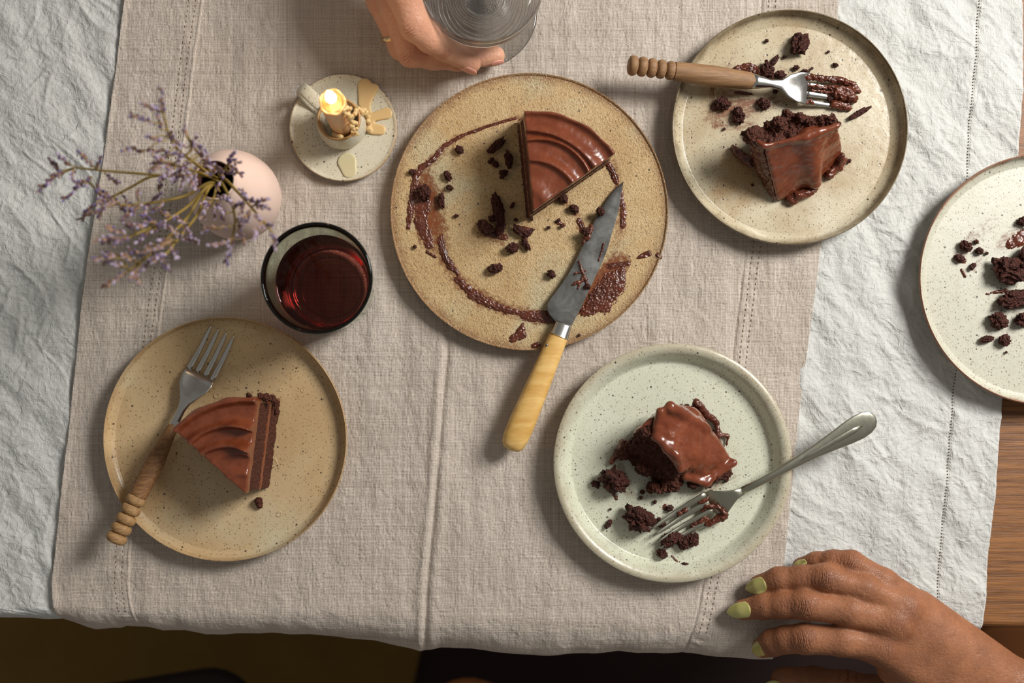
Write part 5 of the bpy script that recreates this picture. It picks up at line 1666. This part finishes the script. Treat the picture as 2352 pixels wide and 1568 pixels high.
def sprig(label, stem, spikes, h0=.100, pale=False):
    """stem: [(u, v, h)...] from the vase mouth; spikes: (u0, v0, u1, v1)"""
    base = np.array([vx + fr.uniform(-.006, .006), vy + fr.uniform(-.006, .006), vz + .035])
    t = thing('dried_flower_sprig', base, label, 'flower', 'dried flower sprigs in the bud vase')
    P = np.vstack([[base], [W(*q) for q in stem]])
    P = smooth_profile(P, 6)
    part('stem', tube(P, np.linspace(.0012, .0007, len(P)), 7), MAT_STEM, parent=t)
    st = np.array(stem, dtype=float)
    for (u0, v0, u1, v1) in spikes:
        # leaves the stem at its nearest point, at the stem's height there
        best, hb, pb = 1e9, 0, None
        for a, b in zip(st[:-1], st[1:]):
            for q in np.linspace(0, 1, 9):
                c = a + (b - a) * q
                d = math.hypot(c[0] - u0, c[1] - v0) + .35 * math.hypot(c[0] - stem[0][0], c[1] - stem[0][1]) * 0
                if d < best: best, hb, pb = d, c[2], c
        h1 = hb + fr.uniform(.004, .014)
        if best > 5:
            q = tube(smooth_profile([W(pb[0], pb[1], hb), W((pb[0] + u0) / 2 + 2, (pb[1] + v0) / 2 - 2, (hb + h1) / 2), W(u0, v0, h1)], 4), .00042, 5)
            part('branch', q, MAT_STEM, parent=t)
        spike(t, (u0, v0, h1), (u1, v1, h1 + fr.uniform(.001, .010)), 1.0, pale)
    return t

sprig('dried flower sprig reaching farthest left over the white cloth', [(490, 405, .104), (430, 405, .115), (375, 403, .125), (290, 396, .135), (230, 391, .142), (175, 385, .146)],
      [(140, 398, 86, 438), (138, 394, 116, 366), (168, 382, 133, 358), (218, 384, 180, 352), (222, 392, 232, 360), (170, 388, 166, 414), (240, 398, 272, 420), (120, 410, 104, 424), (150, 392, 120, 404)])
sprig('dried flower sprig whose stem forks low toward the left below the longest one', [(488, 408, .103), (420, 404, .112), (350, 405, .122), (300, 430, .13), (255, 452, .136), (230, 452, .138)],
      [(200, 412, 148, 458), (198, 415, 175, 424), (232, 455, 186, 504), (238, 462, 228, 500), (262, 455, 292, 492), (250, 448, 236, 440), (210, 405, 196, 425), (280, 448, 300, 470)])
sprig('dried flower sprig pointing up, its topmost spike above all others', [(492, 408, .104), (450, 376, .125), (410, 345, .148), (388, 310, .162), (376, 262, .176)],
      [(374, 262, 371, 208), (374, 258, 328, 240), (360, 284, 302, 263), (372, 300, 366, 268), (345, 318, 336, 312), (376, 325, 350, 318), (335, 345, 284, 344), (392, 346, 344, 345), (378, 366, 346, 392), (400, 356, 362, 362), (404, 330, 392, 306)])
sprig('dried flower sprig with dense blooms just above and left of the vase', [(495, 410, .104), (470, 370, .130), (440, 330, .152), (425, 300, .165)],
      [(430, 318, 424, 290), (440, 325, 470, 345), (452, 345, 480, 362), (430, 340, 404, 330), (425, 360, 396, 352), (440, 372, 410, 392), (455, 385, 425, 400), (435, 350, 452, 312), (465, 375, 486, 380), (400, 375, 380, 400), (410, 390, 395, 412), (420, 375, 436, 405)], pale=True)
sprig('dried flower sprig with a cluster of blooms at the upper left of the vase mouth', [(494, 412, .104), (455, 395, .128), (420, 385, .146), (385, 375, .158)],
      [(395, 372, 350, 372), (390, 380, 345, 392), (400, 385, 372, 408), (420, 388, 400, 418), (432, 392, 440, 425), (445, 400, 452, 432), (410, 382, 414, 352), (380, 372, 350, 358), (425, 402, 414, 436)], pale=True)
sprig('dried flower sprig running left and slightly down, middle of the fan', [(488, 418, .104), (430, 448, .122), (370, 462, .135), (310, 470, .145), (270, 470, .150)],
      [(275, 468, 226, 444), (280, 470, 232, 462), (300, 468, 296, 492), (318, 466, 318, 440), (330, 468, 286, 500), (345, 466, 330, 492), (350, 460, 372, 448), (260, 470, 226, 486), (235, 480, 200, 492), (380, 462, 352, 482), (365, 440, 372, 410), (240, 452, 224, 432)])
sprig('dried flower sprig fanning left and down toward the middle of the cloth edge', [(486, 422, .104), (430, 475, .125), (370, 512, .145), (310, 538, .16), (275, 548, .166)],
      [(280, 545, 222, 548), (290, 540, 248, 522), (310, 532, 282, 506), (330, 526, 300, 512), (340, 532, 318, 556), (360, 515, 332, 498), (300, 545, 262, 562), (380, 505, 352, 530), (395, 496, 372, 490), (270, 548, 236, 560), (345, 510, 316, 520)])
sprig('dried flower sprig ending lowest at the left, over the runner', [(484, 424, .104), (430, 500, .130), (370, 560, .155), (325, 600, .168), (295, 622, .174)],
      [(292, 622, 240, 658), (300, 618, 322, 644), (288, 612, 262, 606), (275, 592, 220, 594), (300, 590, 240, 582), (312, 600, 282, 585), (330, 590, 296, 572), (345, 575, 372, 590), (322, 612, 300, 640), (270, 590, 238, 602), (350, 560, 330, 580)], pale=True)
sprig('dried flower sprig ending below the left side of the vase', [(486, 426, .104), (455, 490, .130), (420, 535, .152), (392, 570, .166), (372, 596, .172)],
      [(372, 594, 388, 622), (380, 580, 350, 600), (400, 540, 452, 556), (418, 520, 440, 540), (410, 535, 380, 520), (400, 552, 366, 556), (430, 512, 400, 500), (395, 566, 406, 590), (360, 590, 330, 612), (382, 560, 352, 572)], pale=True)
sprig('dried flower sprig arching right of the vase to the rim of the tumbler', [(515, 412, .104), (545, 440, .128), (572, 470, .150), (605, 508, .168), (622, 530, .172)],
      [(624, 530, 634, 572), (585, 470, 612, 454), (572, 458, 556, 436), (578, 472, 618, 476), (560, 455, 590, 462), (604, 508, 580, 546), (590, 492, 600, 520), (612, 516, 628, 520), (565, 462, 552, 490), (580, 480, 560, 505), (600, 500, 585, 500)], pale=True)
sprig('dried flower sprig drooping below the vase between it and the tumbler', [(508, 416, .104), (530, 460, .128), (540, 505, .150), (534, 545, .160)],
      [(534, 545, 520, 600), (528, 520, 468, 528), (532, 550, 484, 566), (545, 505, 570, 505), (548, 512, 560, 556), (522, 490, 500, 480), (560, 500, 546, 540), (538, 480, 556, 466), (540, 470, 518, 462)], pale=True)
sprig('short dried flower sprig standing over the upper edge of the vase mouth', [(505, 405, .104), (515, 390, .128), (528, 372, .142)],
      [(522, 378, 536, 348), (525, 380, 556, 402), (512, 390, 488, 380), (508, 395, 468, 366), (520, 392, 540, 398), (530, 366, 548, 376), (515, 392, 508, 408), (500, 390, 480, 400)])
sprig('short dried flower sprig hanging over the lower edge of the vase mouth', [(502, 425, .104), (492, 450, .118), (482, 475, .126)],
      [(482, 470, 466, 500), (490, 470, 492, 500), (498, 462, 512, 500), (496, 450, 528, 456), (485, 462, 464, 470), (505, 440, 500, 425)], pale=True)
# ---------------------------------------------------------------- hands
def unit(a):
    a = np.array(a, dtype=float)
    return a / (np.linalg.norm(a) + 1e-12)

def build_hand(fingers, palm, vox, lo, hi, creases, kf=.004, kp=.010, bumps=()):
    """fingers: chains [(point, radius)...]; palm: cones (A, B, ra, rb)"""
    F = Field(lo, hi, vox)
    for A, B, ra, rb in palm: F.cone(A, B, ra, rb, kp)
    P0 = F.d.copy()
    tot = P0
    for ch in fingers:
        G = Field(lo, hi, vox)
        for (a, ra), (b, rb) in zip(ch[:-1], ch[1:]):
            G.cone(a, b, ra, rb, kf)
        # blend with the palm wide near the knuckle only
        tot = smin(tot, G.d, .0028)
    F.d = tot
    for c, r, k in bumps: F.ball(c, r, k)
    V, Q = F.mesh()
    V = relax(V, Q, 9, .5)
    N = vnormals(V, Q)
    cr = np.zeros(len(V)); red = np.zeros(len(V)); dsp = np.zeros(len(V))
    for (c, ax, nm, ln, wd, n, sp, amp) in creases:
        ax = unit(ax); nm = unit(np.array(nm) - ax * np.dot(nm, ax)); sd = np.cross(ax, nm)
        d = V - c
        s = d @ ax; l = d @ sd; h = d @ nm
        m = np.exp(-(s / ln) ** 2 - (l / wd) ** 2) * sstep(.05, .5, N @ nm) * (np.abs(h) < wd * 2.2)
        wob = .0007 * perlin(V * 260)
        sgn = np.sign(s)
        sb = s + wob - sgn * .35 * (l ** 2) / wd     # lines bow away from the joint
        g = np.zeros(len(V))
        for k in range(n):
            off = (k - (n - 1) / 2) * sp
            g = np.maximum(g, np.exp(-((sb - off) / (.00032 + .00008 * (k % 2))) ** 2))
        dsp -= amp * g * m
        if ln < .0095: dsp += amp * (.42 if ln > .005 else .1) * np.exp(-(s / (ln * .55)) ** 2 - (l / (wd * .6)) ** 2) * sstep(.1, .6, N @ nm) * (np.abs(h) < wd * 2.2)
        cr = np.maximum(cr, g * m)
        red = np.maximum(red, m * .3)
    # net of fine skin folds across the back
    dsp += .00016 * ridged(V * np.array([300, 420, 300]), 2)
    V = V + N * dsp[:, None]
    return (V, Q), {'crease': np.clip(cr, 0, 1), 'red': red}

from mathutils.bvhtree import BVHTree
BVH = {}
def bvh_of(o):
    me = o.data
    BVH[o.name] = BVHTree.FromPolygons([v.co[:] for v in me.vertices], [p.vertices[:] for p in me.polygons])

def nail(base, tip, normal, W_, mat, root, tip_pow=1.5, bulge=.35, lbl=None, drop=.0):
    base = np.array(base); tip = np.array(tip)
    d = tip - base; L = np.linalg.norm(d); d /= L
    n = unit(np.array(normal) - d * np.dot(normal, d)); s = np.cross(n, d)
    na, nb = 16, 13
    top = np.zeros((na, nb, 3)); bot = np.zeros((na, nb, 3))
    for i in range(na):
        a = i / (na - 1)
        w = W_ * (min(1, .55 + 1.3 * math.sqrt(a)) if a < .12 else 1) * max(0.0, 1 - max(0, (a - .42) / .58) ** 2.0) ** (1 / tip_pow)
        w = max(w, W_ * .06)
        for j in range(nb):
            b = -1 + 2 * j / (nb - 1)
            q = base + d * L * (a + .05 * (1 - a) * (b * b) * 1.0) + s * w * b - n * (bulge * w * w / W_ * b * b * 1.15) + n * (math.sin(a * PI) * L * .05 - a * a * drop)
            top[i, j] = q
            bot[i, j] = q - n * .0007
    # seat the nail on the fingertip: lift it until it clears the skin
    bv = BVH[root.name]
    off = root_loc(root)
    for j in range(nb):
        for i in range(na):
            a = i / (na - 1)
            q = top[i, j]
            hit = bv.ray_cast(Vector(q + n * .008 - off), Vector(-n), .012)
            if hit[0] is not None:
                hz = np.array(hit[0]) + off
                need = np.dot(hz - q, n) + .00035
                if need > 0: q = q + n * need
            top[i, j] = q
    for _ in range(2):
        top[1:-1] = top[1:-1] * .5 + (top[:-2] + top[2:]) * .25
    bot = top - n * .0006
    V = np.concatenate([top.reshape(-1, 3), bot.reshape(-1, 3)])
    m = na * nb
    F = []
    ix = lambda i, j: i * nb + j
    for i in range(na - 1):
        for j in range(nb - 1):
            F.append((ix(i, j), ix(i, j + 1), ix(i + 1, j + 1), ix(i + 1, j)))
            F.append((m + ix(i, j), m + ix(i + 1, j), m + ix(i + 1, j + 1), m + ix(i, j + 1)))
    bd = [ix(0, j) for j in range(nb)] + [ix(i, nb - 1) for i in range(1, na)] + [ix(na - 1, j) for j in range(nb - 2, -1, -1)] + [ix(i, 0) for i in range(na - 2, 0, -1)]
    for a, b in zip(bd, bd[1:] + bd[:1]): F.append((a, m + a, m + b, b))
    return part('fingernail', (V, F), mat, parent=root, label=lbl)

# ---- brown hand at the lower right, palm down on the table edge
w = W
IDX = [(w(2020, 1482, .036), .0125), (w(1935, 1470, .038), .0112), (w(1849, 1466, .034), .0108), (w(1806, 1468, .026), .0097), (w(1776, 1475, .018), .0095), (w(1752, 1486, .009), .0080)]
MID = [(w(2050, 1425, .040), .0125), (w(1950, 1402, .042), .0110), (w(1851, 1388, .038), .0106), (w(1800, 1389, .030), .0094), (w(1755, 1392, .022), .0090), (w(1706, 1400, .0145), .0076)]
RNG = [(w(2078, 1392, .038), .0118), (w(1985, 1352, .041), .0102), (w(1897, 1327, .038), .0103), (w(1842, 1327, .030), .0090), (w(1790, 1330, .023), .0087), (w(1744, 1343, .0145), .0074)]
PNK = [(w(2112, 1392, .032), .0105), (w(2030, 1335, .035), .0092), (w(1955, 1292, .033), .0088), (w(1915, 1289, .027), .0080), (w(1876, 1292, .018), .0076), (w(1840, 1300, .011), .0064)]
THB = [(w(2110, 1610, -.004), .0150), (w(2010, 1590, -.022), .0130), (w(1945, 1575, -.030), .0118), (w(1870, 1566, -.036), .0118), (w(1800, 1560, -.041), .0098)]
WR = w(2345, 1625, .026)
palm = [(w(2020, 1482, .032), w(2290, 1640, .022), .0145, .0165), (w(2050, 1425, .034), w(2310, 1610, .026), .0145, .0165), (w(2078, 1395, .032), w(2330, 1590, .026), .0135, .016), (w(2112, 1395, .026), w(2345, 1570, .022), .0125, .015),
        (w(2110, 1610, .000), w(2290, 1650, .015), .0170, .018), (w(2060, 1530, .018), w(2200, 1600, .015), .0150, .018),
        (w(2345, 1590, .024), w(2640, 1790, .03), .0200, .026), (w(2300, 1640, .020), w(2600, 1850, .03), .0200, .026)]
# the two bones of the wrist keep it wider than deep
lo = np.min([p for ch in (IDX, MID, RNG, PNK, THB) for p, r in ch], 0) - .016
hi = np.max([p for ch in (IDX, MID, RNG, PNK, THB) for p, r in ch], 0) + .022
lo[1] = w(0, 1860, .03)[1]; hi[0] = w(2620, 0, .03)[0]
up = np.array([0, 0, 1.0])
cre = []
for ch, nm in ((IDX, (0, .15, 1)), (MID, (0, .1, 1)), (RNG, (0, .1, 1)), (PNK, (0, .25, 1))):
    c = ch[2][0]; ax = unit(ch[3][0] - ch[1][0])
    cre.append((c + up * .004, ax, nm, .0062, .0088, 9, .00155, .0011))
    c = ch[4][0]; ax = unit(ch[5][0] - ch[3][0])
    n_ = unit(np.cross(np.cross(ax, up), ax))
    cre.append((c + n_ * .003, ax, n_, .0034, .0070, 5, .00120, .00028))
    c = (ch[2][0] + ch[3][0]) / 2
    cre.append((c, unit(ch[3][0] - ch[2][0]), nm, .010, .007, 9, .0025, .00016))
for ch in (IDX, MID, RNG):
    c = ch[0][0] + up * .006
    cre.append((c, unit(ch[1][0] - ch[0][0]), up, .0075, .009, 9, .0019, .00030))
cre.append((THB[2][0], unit(THB[3][0] - THB[1][0]), (0, .9, .6), .010, .010, 3, .006, .0007))
bumps = [(IDX[0][0] + up * .0035, .0118, .008), (MID[0][0] + up * .0035, .0120, .008), (RNG[0][0] + up * .0015, .0112, .008)]
VF, at = build_hand([IDX, MID, RNG, PNK, THB], palm, .00068, lo, hi, cre, bumps=bumps)
pr = thing('person', w(2200, 1500, .0), 'person with brown skin and pale green nails resting one hand on the table edge', 'person')
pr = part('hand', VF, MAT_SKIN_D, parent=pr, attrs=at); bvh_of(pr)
def fnail(ch, L, Wd, mat, root, fwd=.0095, tilt=(0, 0, 0), lift=.0072, dn=.25):
    a, ra = ch[-2]; b, rb = ch[-1]
    d = unit(b - a)
    n = unit(np.cross(np.cross(d, up + np.array(tilt)), d))
    base = b - d * .0085 + n * (rb * 1.13)
    tip = b + d * (L - .0070) + n * (rb * (.92 - dn * 2))
    nail(base, tip, n, Wd, mat, root, 1.7, .42)
fnail(MID, .0185, .0060, MAT_NAIL_G, pr, tilt=(0, .22, 0), dn=.18)
fnail(RNG, .0170, .0058, MAT_NAIL_G, pr, tilt=(0, .22, 0), dn=.18)
fnail(IDX, .0135, .0058, MAT_NAIL_G, pr, tilt=(-.2, .25, 0), dn=.10)
fnail(PNK, .0120, .0048, MAT_NAIL_G, pr, tilt=(0, .25, 0), dn=.15)
a, b = THB[-2][0], THB[-1][0]
d = unit(b - a); n = unit(np.cross(np.cross(d, np.array([-.2, -.75, .75])), d))
nail(b - d * .005 + n * .0088, b + d * .0150 + n * .0060, n, .0062, MAT_NAIL_G, pr, 1.7, .42)

# ---- pale hand round the ribbed glass at the top
IDX = [(w(893, -105, .078), .0125), (w(924, -20, .074), .0118), (w(952, 58, .064), .0106), (w(988, 88, .054), .0098), (w(1024, 110, .045), .0090), (w(1082, 145, .034), .0072)]
MID = [(w(868, -105, .066), .0120), (w(905, 20, .052), .0104), (w(944, 121, .036), .0098), (w(995, 131, .030), .0086), (w(1050, 136, .023), .0080), (w(1138, 128, .015), .0070)]
RNG = [(w(845, -105, .052), .0115), (w(873, 0, .040), .0098), (w(922, 108, .024), .0092), (w(975, 124, .018), .0082), (w(1020, 128, .013), .0076), (w(1075, 124, .011), .0066)]
PNK = [(w(848, -110, .040), .0105), (w(880, -20, .028), .0088), (w(915, 50, .016), .0080), (w(950, 80, .012), .0072), (w(980, 92, .011), .0068), (w(1012, 98, .010), .0060)]
THB = [(w(960, -260, .070), .0140), (w(1040, -240, .066), .0118), (w(1110, -225, .062), .0108), (w(1160, -205, .060), .0100), (w(1205, -180, .058), .0082)]
wr = w(820, -420, .075)
palm = [(w(893, -110, .074), wr + np.array([.010, 0, .006]), .0135, .017), (w(868, -110, .062), wr + np.array([.003, 0, 0]), .0130, .017), (w(845, -110, .050), wr - np.array([.006, 0, .006]), .0125, .017), (w(850, -115, .040), wr - np.array([.008, 0, .012]), .0115, .016),
        (w(930, -230, .068), wr + np.array([.012, 0, 0]), .0155, .018), (wr, w(720, -760, .10), .0230, .029)]
lo = np.min([p for ch in (IDX, MID, RNG, PNK, THB) for p, r in ch], 0) - .018
hi = np.max([p for ch in (IDX, MID, RNG, PNK, THB) for p, r in ch], 0) + .020
lo[0] = min(lo[0], w(690, 0, .09)[0]); hi[1] = w(0, -640, .09)[1]; hi[2] = T + .115
cre = []
for ch, s_ in ((IDX, 1), (MID, .8)):
    nm = (-.35, -.5, .8)
    cre.append((ch[2][0] + unit(nm) * .004, unit(ch[3][0] - ch[1][0]), nm, .0052, .0075, 5, .0021, .00030 * s_))
    cre.append((ch[4][0] + unit(nm) * .003, unit(ch[5][0] - ch[3][0]), nm, .0036, .0065, 4, .0016, .00022 * s_))
VF, at = build_hand([IDX, MID, RNG, PNK, THB], palm, .00072, lo, hi, cre)
pr2 = thing('person', w(900, -60, .0), 'person with pale skin and a thin gold ring, one hand around the ribbed glass', 'person')
pr2 = part('hand', VF, MAT_SKIN_L, parent=pr2, attrs=at); bvh_of(pr2)
for ch, L, Wd, nn in ((IDX, .0125, .0050, (.1, -1, -.15)), (MID, .0115, .0048, (.05, -1, .05))):
    a, b = ch[-2][0], ch[-1][0]; d = unit(b - a); rb = ch[-1][1]
    n = unit(np.cross(np.cross(d, nn), d))
    nail(b - d * .0055 + n * rb * 1.10, b + d * (L - .0055) + n * rb * .85, n, Wd, MAT_NAIL_P, pr2, 2.6, .42)
# gold ring on the ring finger
a, b = RNG[1][0], RNG[2][0]
c = a + (b - a) * .72; d = unit(b - a)
u1 = unit(np.cross(d, up)); u2 = np.cross(d, u1)
rings = []
for k in range(40):
    an = k * 2 * PI / 40
    o_ = u1 * math.cos(an) + u2 * math.sin(an)
    rr_ = .0106
    prof = [(-.0017, 0), (-.0015, .0007), (0, .0010), (.0015, .0007), (.0017, 0), (.0012, -.0008), (-.0012, -.0008)]
    rings.append(np.array([c + d * x + o_ * (rr_ + y) for x, y in prof]))
n = len(rings[0])
V = np.concatenate(rings)
F = [(k * n + i, k * n + (i + 1) % n, ((k + 1) % 40) * n + (i + 1) % n, ((k + 1) % 40) * n + i) for k in range(40) for i in range(n)]
part('finger_ring', (V, F), MAT_GOLD, parent=pr2, label='thin gold ring')
